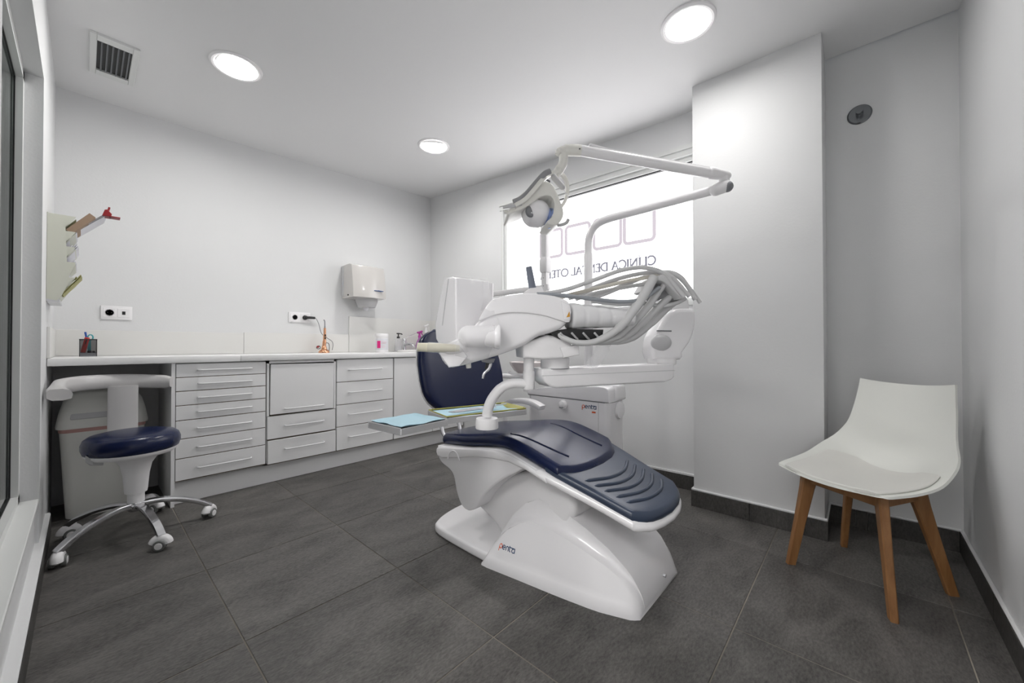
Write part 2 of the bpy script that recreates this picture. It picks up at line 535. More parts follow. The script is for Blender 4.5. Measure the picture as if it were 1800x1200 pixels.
def rrect(u0, z0, u1, z1, r, n=5):
    out = []
    for cx, cz, a0 in ((u1 - r, z1 - r, 0), (u0 + r, z1 - r, 90), (u0 + r, z0 + r, 180), (u1 - r, z0 + r, 270)):
        for i in range(n + 1):
            a = math.radians(a0 + 90 * i / n); out.append((cx + r * math.cos(a), cz + r * math.sin(a)))
    return out
for (u0, u1) in ((0.285, 0.520), (0.550, 0.785), (0.826, 1.058), (1.100, 1.333)):
    bm = B(); flat_strip(bm, rrect(u0, 1.795, u1, 2.035, 0.03), 0.027, True); put('logo_square', bm, VINYL, win, 0)
def arc(cx, cz, rx, rz, a0, a1, n=14):
    return [(cx + rx * math.cos(math.radians(a0 + (a1 - a0) * i / n)), cz + rz * math.sin(math.radians(a0 + (a1 - a0) * i / n))) for i in range(n + 1)]
GLY = {  # strokes as (points, weight) on a 1-high letter; weight 1 = thick stem
    'C': (0.80, [(arc(0.46, 0.5, 0.42, 0.5, 50, 310, 20), .8), ([(0.73, 0.74), (0.73, 0.96)], .5), ([(0.73, 0.04), (0.73, 0.2)], .5)]),
    'L': (0.60, [([(0.14, 0), (0.14, 1)], 1), ([(0.02, 0.02), (0.56, 0.02)], .5), ([(0.02, 0.98), (0.27, 0.98)], .4), ([(0.55, 0), (0.55, 0.2)], .4)]),
    'I': (0.34, [([(0.16, 0), (0.16, 1)], 1), ([(0.03, 0.02), (0.29, 0.02)], .4), ([(0.03, 0.98), (0.29, 0.98)], .4)]),
    'N': (0.90, [([(0.14, 0), (0.14, 1)], .5), ([(0.14, 1), (0.76, 0)], 1), ([(0.76, 0), (0.76, 1)], .5), ([(0.02, 0.02), (0.26, 0.02)], .4), ([(0.64, 0.98), (0.88, 0.98)], .4), ([(0.02, 0.98), (0.14, 0.98)], .4)]),
    'A': (0.80, [([(0.08, 0), (0.40, 1)], .5), ([(0.40, 1), (0.72, 0)], 1), ([(0.20, 0.36), (0.60, 0.36)], .45), ([(0.0, 0.02), (0.2, 0.02)], .4), ([(0.60, 0.02), (0.82, 0.02)], .4)]),
    'D': (0.86, [([(0.14, 0), (0.14, 1)], 1), (arc(0.30, 0.5, 0.50, 0.48, 90, -90, 16), .8), ([(0.02, 0.02), (0.30, 0.02)], .5), ([(0.02, 0.98), (0.30, 0.98)], .5)]),
    'E': (0.62, [([(0.14, 0), (0.14, 1)], 1), ([(0.02, 0.02), (0.55, 0.02)], .5), ([(0.02, 0.98), (0.52, 0.98)], .5), ([(0.14, 0.52), (0.44, 0.52)], .45), ([(0.54, 0), (0.54, 0.2)], .4), ([(0.51, 0.82), (0.51, 1)], .4)]),
    'T': (0.70, [([(0.35, 0), (0.35, 1)], 1), ([(0.04, 0.98), (0.66, 0.98)], .5), ([(0.05, 0.8), (0.05, 1)], .4), ([(0.65, 0.8), (0.65, 1)], .4), ([(0.23, 0.02), (0.47, 0.02)], .4)]),
    'O': (0.98, [(arc(0.47, 0.5, 0.44, 0.49, 0, 360, 28), .8)]),
    'R': (0.76, [([(0.14, 0), (0.14, 1)], 1), (arc(0.30, 0.75, 0.26, 0.23, 90, -90, 12), .8), ([(0.14, 0.98), (0.30, 0.98)], .5), ([(0.14, 0.52), (0.30, 0.52)], .45), ([(0.34, 0.52), (0.72, 0)], .9), ([(0.02, 0.02), (0.27, 0.02)], .4)]),
    ' ': (0.38, [])}
text = 'CLÍNICA DENTAL OTERA'
total = sum(GLY['I' if c == 'Í' else c][0] for c in text)
H = 0.066
U0, U1 = 0.275, 1.335
sx = (U1 - U0) / total
u = U0
word = B()
for ci, c in enumerate(text):
    adv, strokes = GLY['I' if c == 'Í' else c]
    z0 = 1.605
    for pts, wgt in strokes:
        flat_strip(word, [(u + x * sx, z0 + z * H) for x, z in pts], 0.005 + 0.0105 * wgt)
    if c == 'Í': flat_strip(word, [(u + 0.12 * sx, z0 + 1.10 * H), (u + 0.26 * sx, z0 + 1.28 * H)], 0.006)
    u += adv * sx
put('lettering', word, LETTER, win, 0, label='grey mirrored clinic lettering')

# window 2: inner glazed opening on the left
w2 = put('window_2', mk(lambda b: (
    box(b, (XL - 0.10, WY0, WZ0), (XL - 0.055, WY1, WZ0 + 0.035)), box(b, (XL - 0.10, WY0, WZ1 - 0.045), (XL - 0.055, WY1, WZ1)),
    box(b, (XL - 0.10, WY1 - 0.045, WZ0), (XL - 0.055, WY1, WZ1)), box(b, (XL - 0.10, WY0, WZ0), (XL - 0.055, WY0 + 0.04, WZ1)))), ALU, None, 0)
w2['kind'] = 'structure'
put('pane', mk(lambda b: box(b, (XL - 0.088, WY0 + 0.03, WZ0 + 0.03), (XL - 0.082, WY1 - 0.03, WZ1 - 0.03))), PANE, w2, 0, label='clear glass pane')
put('gasket', mk(lambda b: (box(b, (XL - 0.081, WY1 - 0.05, WZ0 + 0.035), (XL - 0.076, WY1 - 0.044, WZ1 - 0.045)), box(b, (XL - 0.081, WY0 + 0.04, WZ1 - 0.051), (XL - 0.076, WY1 - 0.044, WZ1 - 0.045)),
                              box(b, (XL - 0.081, WY0 + 0.04, WZ0 + 0.035), (XL - 0.076, WY1 - 0.044, WZ0 + 0.04)))), DARK, w2, 0)
put('window_sill', mk(lambda b: box(b, (XL - 0.16, WY0, WZ0 - 0.02), (XL, WY1, WZ0), 0.003, 1)), ALU, w2, 0)
# dim corridor behind the inner window
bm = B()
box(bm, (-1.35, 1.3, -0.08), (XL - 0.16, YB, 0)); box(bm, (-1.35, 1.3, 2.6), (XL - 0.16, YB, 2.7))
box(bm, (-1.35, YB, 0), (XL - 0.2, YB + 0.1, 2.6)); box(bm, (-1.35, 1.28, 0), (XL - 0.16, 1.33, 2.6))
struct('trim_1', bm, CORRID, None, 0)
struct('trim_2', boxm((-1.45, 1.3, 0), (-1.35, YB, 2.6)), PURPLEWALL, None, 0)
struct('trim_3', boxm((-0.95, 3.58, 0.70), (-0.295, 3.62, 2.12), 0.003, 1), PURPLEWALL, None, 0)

# unseen hall with a lamp, added to light the chair's near side
bm = B()
box(bm, (-2.4, -1.5, -0.08), (XL - 0.16, 1.28, 0.0)); box(bm, (-2.4, -1.5, 2.6), (XL - 0.16, 1.28, 2.7)); box(bm, (-2.5, -1.5, 0), (-2.4, 1.28, 2.6))
box(bm, (-2.4, -1.6, 0), (XL - 0.16, -1.5, 2.6)); box(bm, (-2.4, 1.24, 0), (XL - 0.16, 1.28, 2.6)); box(bm, (XL - 0.2, -1.5, 0), (XL - 0.16, DY0, 2.6))
struct('trim_5', bm, mat('added_hall_white_paint', (0.82, 0.82, 0.82), 0.8), None, 0)
dr = put('added_doorway_1', mk(lambda b: (box(b, (XL - 0.17, DY1 - 0.03, 0), (XL + 0.01, DY1, DZ)), box(b, (XL - 0.17, DY0, 0), (XL + 0.01, DY0 + 0.03, DZ)), box(b, (XL - 0.17, DY0, DZ - 0.03), (XL + 0.01, DY1, DZ)))), LAMINATE, None, 0)  # frame of the added doorway, out of view
dr['kind'] = 'structure'
for hx in (-1.30,):
    t = thing('added_hall_lamp', 'square ceiling lamp added in the unseen hall to light the chair', 'lamp', (hx, 0.48, 2.6))
    put('frame', mk(lambda b: (box(b, (hx - .47, -.15, 2.585), (hx - .45, 1.11, 2.6)), box(b, (hx + .45, -.15, 2.585), (hx + .47, 1.11, 2.6)), box(b, (hx - .45, -.15, 2.585), (hx + .45, -.13, 2.6)), box(b, (hx - .45, 1.09, 2.585), (hx + .45, 1.11, 2.6)))), ALU, t, 0)
    put('diffuser', mk(lambda b: box(b, (hx - .45, -.13, 2.588), (hx + .45, 1.09, 2.597))), mat('added_hall_lamp_diffuser', (.9, .9, .9), .5, emit=(1, .985, .97), estr=ADDED_HALL_GLOW), t, 0)

# skirting boards: dark slate pieces with a plaster ledge on top
def skirting(name, segs, ledge):
    o = put(name, mk(ledge), WALL, None, 0); o['kind'] = 'structure'
    for s in segs: put('skirting_tile', mk(s), SKIRT, o, 0)
SK = 0.098
def seg_x(x0, x1, y, t): return lambda b: box(b, (x0 + .001, min(y, y + t), 0.0), (x1 - .001, max(y, y + t), SK), 0.001, 1)
def seg_y(x, t, y0, y1): return lambda b: box(b, (min(x, x + t), y0 + .001, 0.0), (max(x, x + t), y1 - .001, SK), 0.001, 1)
def seg_w(y0, y1): return lambda b: wslab(b, y0 + .001, y1 - .001, 0.0, SK, -0.014, 0)
skirting('baseboard_front', [seg_x(a, b, YF, 0.014) for a, b in ((XL, 0.43), (0.43, 1.03), (1.03, 1.63), (1.63, 2.21), (2.21, 2.845))],
         lambda b: box(b, (XL, YF, SK), (2.845, YF + 0.013, SK + 0.012), 0.004, 1))
skirting('baseboard_right', [seg_w(a, b) for a, b in ((0.772, 1.37), (1.37, 1.97), (1.97, 2.57), (2.57, 3.15))] + [seg_y(2.845, -0.014, a, b) for a, b in ((YF + .014, -0.03), (-0.03, 0.02), (0.02, 0.135))],
         lambda b: (wslab(b, 0.772, 3.15, SK, SK + 0.012, -0.013, 0), box(b, (2.832, YF, SK), (2.845, 0.135, SK + 0.012), 0.004, 1)))
skirting('baseboard_column', [seg_y(2.552, -0.013, a, b) for a, b in ((0.122, 0.47), (0.47, 0.785))] + [seg_x(2.552, 2.845, 0.135, -0.013), seg_x(2.552, 2.80, 0.772, 0.013)],
         lambda b: (box(b, (2.540, 0.123, SK), (2.552, 0.784, SK + 0.014), 0.004, 1), box(b, (2.552, 0.123, SK), (2.845, 0.135, SK + 0.014), 0.004, 1), box(b, (2.552, 0.772, SK), (2.81, 0.784, SK + 0.014), 0.004, 1)))
skirting('baseboard_left', [seg_y(XL, 0.02, a, b) for a, b in ((0.955, 1.4), (1.4, 2.0), (2.0, 2.6), (2.6, 3.2))],
         lambda b: box(b, (XL - 0.02, 0.955, SK), (XL + 0.018, 3.2, SK + 0.014), 0.004, 1))

# ceiling lamps
def downlight(x, y, label, power=1.0):
    z = zc(x, y)
    t = thing('ceiling_downlight', label, 'lamp', (x, y, z), 'recessed ceiling downlights')
    put('trim_ring', mk(lambda b: lathe(b, [(0.130, 0.004), (0.128, -0.006), (0.118, -0.012), (0.106, -0.010), (0.098, 0.001), (0.098, 0.006)], (x, y, z), (0, 0, 1), 48, False)), PLASTIC2, t)
    put('diffuser', mk(lambda b: lathe(b, [(0.099, 0.003), (0.099, -0.001), (0.0, -0.002)], (x, y, z), (0, 0, 1), 48, True)), mat('glowing_diffuser_%d' % round(power * 100), (0.9, 0.9, 0.9), 0.5, emit=(1.0, 0.985, 0.96), estr=LAMP_GLOW * power), t, label='glowing white diffuser')
downlight(0.585, 2.694, 'round ceiling downlight beside the air vent above the cabinets')
downlight(1.93, 2.61, 'round ceiling downlight furthest away towards the room corner', 1.35)
downlight(2.03, 0.632, 'round ceiling downlight in front of the white column', 0.6)

# ceiling vent
z = zc(0.1, 3.15)
vent = thing('air_vent', 'square ceiling air vent with dark slats above left wall', 'vent', (0.103, 3.148, z))
bx0, bx1, by0, by1 = 0.008, 0.198, 2.93, 3.365
fw_ = 0.028
put('frame', mk(lambda b: (box(b, (bx0, by0, z - 0.012), (bx0 + fw_, by1, z + .001), 0.003, 1), box(b, (bx1 - fw_, by0, z - 0.012), (bx1, by1, z + .001), 0.003, 1),
                              box(b, (bx0 + fw_, by0, z - 0.0125), (bx1 - fw_, by0 + 0.055, z + .001)), box(b, (bx0 + fw_, by1 - 0.055, z - 0.0125), (bx1 - fw_, by1, z + .001)))), ALU, vent, 0)
put('backing', mk(lambda b: box(b, (bx0 + fw_, by0 + 0.055, z - 0.0015), (bx1 - fw_, by1 - 0.055, z + 0.001))), DARK, vent, 0)
for i in range(6):
    x = bx0 + fw_ + (bx1 - bx0 - 2 * fw_) * (i + 0.9) / 6.4
    M = Matrix.Translation((x, (by0 + by1) / 2, z - 0.008)) @ Matrix.Rotation(math.radians(35), 4, 'Y')
    put('slat', boxm((-0.001, -(by1 - by0) / 2 + 0.05, -0.0055), (0.001, (by1 - by0) / 2 - 0.05, 0.0055), 0, 1, M), GREYM, vent, 0)

# chrome disc on the recess wall
c = V((2.845, -0.010, 2.266))
sp = thing('wall_spigot', 'round chrome wall fitting with short stub high in the recess', 'fitting', c)
put('disc', mk(lambda b: lathe(b, [(0.052, 0.0), (0.052, 0.004), (0.046, 0.009), (0.0, 0.010)], c, (-1, 0, 0), 40)), mat('dull_chrome', (.20, .21, .22), .22, metal=1.0), sp)
put('stub', mk(lambda b: rod(b, c + V((-.008, 0, 0)), c + V((-.055, 0, 0)), 0.016, 0.016, 24, 0.003)), MATS['dull_chrome'], sp)
#PART2
# ================================================================== CABINET RUN
CF, CB = 3.15, 3.735          # cabinet fronts, back
WT = 0.93
def bar_handle(bm, x0, x1, z, y=CF):
    tube(bm, catmull([(x0, y + .004, z), (x0 + 0.001, y - 0.018, z), (x0 + 0.012, y - 0.028, z)], 4) + [V((x1 - 0.012, y - 0.028, z))] + catmull([(x1 - 0.012, y - 0.028, z), (x1 - 0.001, y - 0.018, z), (x1, y + .004, z)], 4)[1:], 0.0052, 8)
def carcass(t, x0, x1, z0=0.135, z1=0.888, back=True):
    put('body', mk(lambda b: (box(b, (x0, CF + 0.02, z0), (x0 + 0.016, CB, z1)), box(b, (x1 - 0.016, CF + 0.02, z0), (x1, CB, z1)),
        box(b, (x0, CF + 0.02, z0), (x1, CB, z0 + 0.016)), box(b, (x0, CF + 0.02, z1 - 0.016), (x1, CB, z1)), box(b, (x0, CB - 0.01, z0), (x1, CB, z1)))), CARCASS, t, 0)
def front(t, name, x0, x1, z0, z1, hx=None, hz=None, M=None, edge=True):
    p = put(name, boxm((x0 + .002, CF, z0 + .0024), (x1 - .002, CF + 0.018, z1 - .0024), 0.0015, 1, M), LAMINATE, t, 0)
    if edge:
        put('gap_strip', mk(lambda b: box(b, (x0 + .003, CF + 0.0012, z0 - .0024), (x1 - .003, CF + 0.016, z0 + .0024))), EDGE, p, 0, label='brown strip in the gap below the front')  # brown strip along the lower gap of each front
    if hx: put('handle', mk(lambda b: bar_handle(b, hx[0], hx[1], hz)), HANDLE, p)
    return p
# first cabinet: seven drawers
t = thing('drawer_cabinet', 'white cabinet with seven shallow drawers beside the open knee space', 'cabinet', (0.62, 3.44, 0.135))
carcass(t, 0.364, 0.876)
zb = [0.884, 0.797, 0.710, 0.621, 0.528, 0.412, 0.290, 0.152]
for a, b in zip(zb[:-1], zb[1:]): front(t, 'drawer', 0.382, 0.872, b, a, (0.492, 0.782), (a + b) / 2 + 0.0)
put('side_panel', boxm((0.362, 3.146, 0.0), (0.380, CB, 0.888)), LAMINATE, t, 0)
# second cabinet: lifting flap over two drawers
t = thing('flap_cabinet', 'white cabinet with a large plain flap over two drawers', 'cabinet', (1.12, 3.44, 0.135))
carcass(t, 0.878, 1.368)
put('frame', mk(lambda b: (box(b, (0.879, CF + 0.002, 0.49), (0.893, CF + 0.02, 0.887)), box(b, (1.353, CF + 0.002, 0.49), (1.367, CF + 0.02, 0.887)), box(b, (0.879, CF + 0.002, 0.868), (1.367, CF + 0.02, 0.887)))), LAMINATE, t, 0)
MF = Matrix.Translation((1.12, CF, 0.67)) @ Matrix.Rotation(math.radians(0.5), 4, 'Y') @ Matrix.Translation((-1.12, -CF - .004, -0.67))
front(t, 'flap_door', 0.897, 1.350, 0.494, 0.862, (0.995, 1.268), 0.532, MF)
front(t, 'drawer', 0.880, 1.366, 0.320, 0.488, (0.995, 1.268), 0.408)
front(t, 'drawer', 0.884, 1.370, 0.142, 0.314, (0.998, 1.272), 0.238)
# third cabinet: four drawers
t = thing('drawer_cabinet', 'white cabinet with four equal drawers right of the flap cabinet', 'cabinet', (1.63, 3.44, 0.135))
carcass(t, 1.370, 1.888)
for a, b in ((0.884, 0.697), (0.697, 0.512), (0.512, 0.333), (0.333, 0.142)): front(t, 'drawer', 1.374, 1.884, b, a, (1.475, 1.765), (a + b) / 2 + 0.005)
# sink base: two plain doors
t = thing('sink_cabinet', 'white sink base cabinet with plain doors behind the dental chair', 'cabinet', (2.30, 3.44, 0.135))
carcass(t, 1.890, 2.722)
front(t, 'door', 1.892, 2.318, 0.142, 0.884); front(t, 'door', 2.321, 2.720, 0.142, 0.884)
# plinth
o = single('plinth', boxm((0.380, 3.20, 0.0), (2.735, 3.216, 0.133), 0.001, 1), LAMINATE, (1.55, 3.208, 0), 'long white plinth board under the cabinet row', 'plinth', smooth=0)
# worktop with a seam
t = thing('worktop', 'long white laminate worktop along the back wall', 'worktop', (1.3, 3.43, 0.888))
put('slab', boxm((XL + 0.002, 3.13, 0.889), (0.715, 3.738, WT), 0.003, 2), WORKTOP, t)
put('slab', boxm((0.7162, 3.13, 0.889), (xr(3.7) - 0.004, 3.738, WT), 0.003, 2), WORKTOP, t)
put('knee_space_back', boxm((XL + .003, 3.725, 0.0), (0.36, 3.738, 0.888)), CARCASS, t, 0)
# backsplash
def panel(nm, lo, hi): return put(nm, boxm(lo, hi, 0.0015, 1), SPLASH, bsp, 0)
bsp = put('trim_4', boxm((XL + .004, 3.7385, WT), (2.70, 3.7398, WT + .06)), SPLASH, None, 0); bsp['kind'] = 'structure'
panel('splash_panel', (XL + .003, 3.730, WT + .001), (0.872, 3.7395, 1.098)); panel('splash_panel', (0.874, 3.730, WT + .001), (1.742, 3.7395, 1.104))
panel('splash_panel', (1.745, 3.728, WT + .001), (xr(3.74) - .004, 3.7395, 1.283))
panel('splash_panel', (XL + .0005, 3.13, WT + .001), (XL + .012, 3.729, 1.096))
bm = B(); wslab(bm, 3.14, 3.726, WT + .001, 1.283, -0.012, -0.0005); put('splash_panel', bm, SPLASH, bsp, 0)

# ------------------------------------------------------------------ things on the back wall
def socket_face(bm_pl, c):
    pass
def socket_plate(px, label, second):
    x0, x1 = px
    zc_ = 1.218 if second == 'data' else 1.248
    y = YB
    t = thing('socket_plate', label, 'socket', ((x0 + x1) / 2, y, zc_))
    h = 0.046
    put('frame', boxm((x0, y - 0.010, zc_ - h), (x1, y, zc_ + h), 0.003, 2), PLASTIC2, t)
    w = (x1 - x0) / 2
    for i in range(2):
        cx = x0 + w * (i + 0.5) + (0.004 if i == 0 else -0.004)
        ins = put('socket_insert', boxm((cx - w * .40, y - 0.0125, zc_ - w * .40), (cx + w * .40, y - 0.005, zc_ + w * .40), 0.0015, 1), PLASTIC2, t)
        if i == 0 or second == 'socket':
            put('well', mk(lambda b: lathe(b, [(0.0215, 0.0), (0.0225, 0.002), (0.0205, 0.003), (0.0195, -0.0), (0.0, -0.001)], (cx, y - 0.0125, zc_), (0, -1, 0), 28)), GREYP, ins)
            put('pin_hole', mk(lambda b: (rod(b, (cx - .0095, y - .0145, zc_), (cx - .0095, y - .012, zc_), .0032, n=10), rod(b, (cx + .0095, y - .0145, zc_), (cx + .0095, y - .012, zc_), .0032, n=10),
                                          box(b, (cx - .003, y - .0155, zc_ + .016), (cx + .003, y - .012, zc_ + .021)), box(b, (cx - .003, y - .0155, zc_ - .021), (cx + .003, y - .012, zc_ - .016)))), DARK, ins, 0)
        else:
            put('data_port', boxm((cx - .008, y - 0.0140, zc_ - .011), (cx + .008, y - 0.0115, zc_ + .011)), DARK, ins, 0)
    return t
socket_plate((0.072, 0.222), 'white wall plate with socket and black data port above pen cup', 'data')
socket_plate((1.206, 1.386), 'white double socket plate with black plug inserted', 'socket')
# plug and cable of the curing light
cx, cz = 1.345, 1.248
t = thing('power_cable', 'black plug in the wall socket with thin cable hanging down', 'cable', (cx, 3.72, cz))
put('plug', mk(lambda b: (rod(b, (cx - .006, 3.7265, cz), (cx - .006, 3.698, cz), .0195, .017, 20, .003), tube(b, [(cx - .006, 3.705, cz), (cx + .02, 3.700, cz + .001), (cx + .068, 3.700, cz + .0)], [.012, .012, .011], 12))), DARK, t)
put('cable', mk(lambda b: tube(b, catmull([(cx + .066, 3.70, cz), (cx + .082, 3.698, cz - .012), (cx + .10, 3.69, cz - .06), (cx + .115, 3.67, cz - .14), (1.49, 3.62, 1.065), (1.525, 3.60, 1.035), (1.535, 3.60, 1.00), (1.532, 3.61, 0.955)], 6), .003, 8)), GREYM, t)
# paper towel dispenser
t = thing('towel_dispenser', 'pale rounded paper towel dispenser on the back wall over the counter', 'dispenser', (1.9, 3.74, 1.44))
prof = c2([(3.738, 1.768), (3.60, 1.772), (3.548, 1.762), (3.535, 1.74), (3.512, 1.60), (3.50, 1.50), (3.500, 1.455)], 5)
def dfun(b):
    rings = []
    for s in range(13):
        a = -1 + 2 * s / 12
        bulge = 0.035 * (1 - a * a)
        x = 1.843 + a * 0.166
        rings.append([V((x, (yy - bulge * (3.74 - yy) / 0.24), zz)) for yy, zz in prof] + [V((x, 3.738, 1.452)), ])
    loft(b, rings, True)
put('cover', mk(dfun), mat('dispenser_grey_plastic', (0.60, 0.58, 0.56), 0.2, coat=0.4), t, 40)
put('back_plate', boxm((1.672, 3.700, 1.47), (2.012, 3.7395, 1.77), 0.008, 2), GREYP, t)
put('outlet_funnel', mk(lambda b: loft(b, [[V((1.87 + sx_ * 0.115 * math.cos(q), 3.62 + 0.08 * math.sin(q), zz)) for q in [2 * PI * i / 24 for i in range(24)]] for sx_, zz in ((1.0, 1.475), (0.95, 1.43), (0.72, 1.375), (0.70, 1.372))], True)), GREYP, t)
put('paper_tip', mk(lambda b: loft(b, [[V((1.868 + r * math.cos(q) * (1 + .25 * math.sin(3 * q)), 3.62 + r * math.sin(q), zz)) for q in [2 * PI * i / 16 for i in range(16)]] for r, zz in ((.022, 1.378), (.026, 1.362), (.018, 1.345), (.008, 1.338))], True)), PAPER, t)
put('lock', mk(lambda b: rod(b, (1.6765, 3.60, 1.477), (1.669, 3.60, 1.477), .007, n=12)), DARK, t)
def dots(b):
    x = 1.868
    rnd = random.Random(4)
    for i in range(15):
        w = 0.0045
        h = 0.005 + 0.004 * rnd.random()
        yy = 3.4735 + 0.0
        box(b, (x, 3.458, 1.522), (x + w, 3.478, 1.522 + h)); x += 0.0062
put('print', mk(dots), mat('print_blue', (0.03, 0.09, 0.28), 0.5), t, 0, label='small blue line of printing')

# ------------------------------------------------------------------ on the worktop
# pen cup
px_, py_ = 0.018, 3.58
t = thing('pen_cup', 'square black wire mesh pen cup on the worktop', 'pen cup', (px_, py_, WT))
a = 0.036
ch = 0.105
put('mesh_side', mk(lambda b: (box(b, (px_ - a, py_ - a, WT + .006), (px_ + a, py_ - a + .001, WT + ch)), box(b, (px_ - a, py_ + a - .001, WT + .006), (px_ + a, py_ + a, WT + ch)),
                               box(b, (px_ - a, py_ - a, WT + .006), (px_ - a + .001, py_ + a, WT + ch)), box(b, (px_ + a - .001, py_ - a, WT + .006), (px_ + a, py_ + a, WT + ch)))), SMOKE, t, 0)
put('rim', mk(lambda b: tube(b, [(px_ - a, py_ - a, WT + ch), (px_ + a, py_ - a, WT + ch), (px_ + a, py_ + a, WT + ch), (px_ - a, py_ + a, WT + ch), (px_ - a, py_ - a, WT + ch)], .003, 8)), DARK, t)
put('base', boxm((px_ - a, py_ - a, WT), (px_ + a, py_ + a, WT + .022), .002, 1), GREYM, t)
for sx_ in (-1, 1):
    for sy_ in (-1, 1): put('corner_wire', mk(lambda b: rod(b, (px_ + sx_ * a, py_ + sy_ * a, WT), (px_ + sx_ * a, py_ + sy_ * a, WT + ch), .0016, n=8)), DARK, t)
def pen(p0, p1, r, m, name, label, cap=None):
    p0, p1 = V(p0), V(p1)
    t = thing(name, label, 'pen', p0, 'pens in the wire cup')
    put('barrel', mk(lambda b: rod(b, p0, p1, r, r, 14, r * .4)), m, t)
    d = (p1 - p0)
    put('clip', mk(lambda b: rod(b, p0 + d * .55 + V((0, -r * 1.05, 0)), p0 + d * .93 + V((0, -r * 1.05, 0)), r * .22, n=8)), cap or m, t)
pen((px_ - .022, py_ - .012, WT + .024), (px_ - .004, py_ - .012, WT + .118), .0115, REDP, 'marker', 'thick red marker with black band in the mesh cup', DARK)
pen((px_ + .006, py_ + .012, WT + .024), (px_ - .013, py_ + .016, WT + .152), .005, BLUE, 'pen', 'dark blue pen standing tallest in the mesh cup')
t = thing('scissors', 'teal handled tool standing in the mesh cup', 'scissors', (px_ + .008, py_, WT + .024))
put('blade', mk(lambda b: box(b, (px_ - .002, py_ - .004, WT + .024), (px_ + .012, py_ - .001, WT + .10))), TEAL, t, 0)
put('loop_handle', mk(lambda b: tube(b, [V((px_ + .009 + .011 * math.sin(q), py_ - .003, WT + .118 + .017 * math.cos(q))) for q in [2 * PI * i / 16 for i in range(17)]], .0035, 8)), TEAL, t)
t = thing('eraser', 'black rubber eraser lying in the mesh cup', 'eraser', (px_ + .014, py_, WT + .022))
put('block', boxm((px_ - .004, py_ - .012, WT + .0225), (px_ + .030, py_ + .010, WT + .036), .003, 2), DARK, t)
put('sleeve', boxm((px_ + .010, py_ - .0125, WT + .0223), (px_ + .020, py_ + .0105, WT + .0365), .003, 2), GREYM, t)

# curing light in its charging base
x, y = 1.455, 3.60
t = thing('curing_light', 'rose gold cordless curing light standing in its charging base', 'curing light', (x, y, WT))
put('charging_base', mk(lambda b: lathe(b, [(.046, 0), (.046, .010), (.040, .020), (.024, .034), (.020, .055), (.017, .060), (.0, .060)], (x, y, WT), n=32)), COPPER, t)
put('body', mk(lambda b: tube(b, catmull([(x - .002, y, WT + .045), (x + .003, y, WT + .10), (x + .006, y, WT + .17), (x + .006, y, WT + .225)], 5), [.018, .016, .013, .011, .010], 16)), COPPER, t)
bp = put('button', boxm((x - .0005, y - .0165, WT + .125), (x + .011, y - .009, WT + .142), .002, 1), DARK, t)
put('button', boxm((x - .0005, y - .0165, WT + .148), (x + .011, y - .009, WT + .168), .002, 1), DARK, t)
put('tip', mk(lambda b: tube(b, catmull([(x + .006, y, WT + .222), (x + .006, y, WT + .262), (x + .004, y, WT + .290), (x - .004, y, WT + .298)], 5), [.0055, .0045, .0045, .005], 10)), GREYM, t)
put('coiled_cable', mk(lambda b: (tube(b, [V((x - .052 + .016 * math.cos(q), y - .01 + .004 * math.sin(2 * q), WT + .05 + .014 * math.sin(q))) for q in [PI * i / 8 for i in range(34)]], .003, 6),
                                  tube(b, catmull([(x + .02, y, WT + .09), (x + .04, y, WT + .085), (x + .047, y, WT + .05), (x + .044, y, WT + .012)], 5), .0028, 6))), DARK, t)
put('cable_tie', mk(lambda b: ball(b, (x - .058, y - .012, WT + .055), .012, (1, .8, .9), 12)), DRED, t)

# wipes canister
x, y = 1.985, 3.53
t = thing('wipes_canister', 'white wipes canister with magenta label on the worktop', 'canister', (x, y, WT))
put('tub', mk(lambda b: lathe(b, [(.058, 0), (.061, .004), (.061, .148), (.058, .152), (0, .152)], (x, y, WT), n=40)), PLASTIC2, t)
put('lid', mk(lambda b: lathe(b, [(.0625, .150), (.0635, .154), (.0635, .176), (.058, .184), (0, .185)], (x, y, WT), n=40)), PLASTIC2, t)
fa = math.atan2(-y, -x)            # label side faces the room
def lab(b, a0, a1, z0, z1, r=.0616):
    n = 10
    rows = [[V((x + r * math.cos(fa + a0 + (a1 - a0) * i / n), y + r * math.sin(fa + a0 + (a1 - a0) * i / n), z)) for i in range(n + 1)] for z in (z0, z1)]
    loft(b, rows, False, False)
put('label', mk(lambda b: lab(b, -1.25, 1.25, WT + .022, WT + .135)), PAPER, t)
put('label_block', mk(lambda b: lab(b, -.80, -.22, WT + .040, WT + .112, .0621)), MAGENTA, t, label='magenta block')
put('label_print', mk(lambda b: (lab(b, -.10, .55, WT + .108, WT + .1095, .0621), lab(b, -.10, .75, WT + .095, WT + .0985, .0621), lab(b, -.10, .62, WT + .085, WT + .0875, .0621), lab(b, -.10, .5, WT + .062, WT + .064, .0621), lab(b, -.10, .6, WT + .054, WT + .056, .0621), lab(b, -.10, .4, WT + .046, WT + .048, .0621))), mat('pale_pink_print', (.72, .45, .5), .6), t)

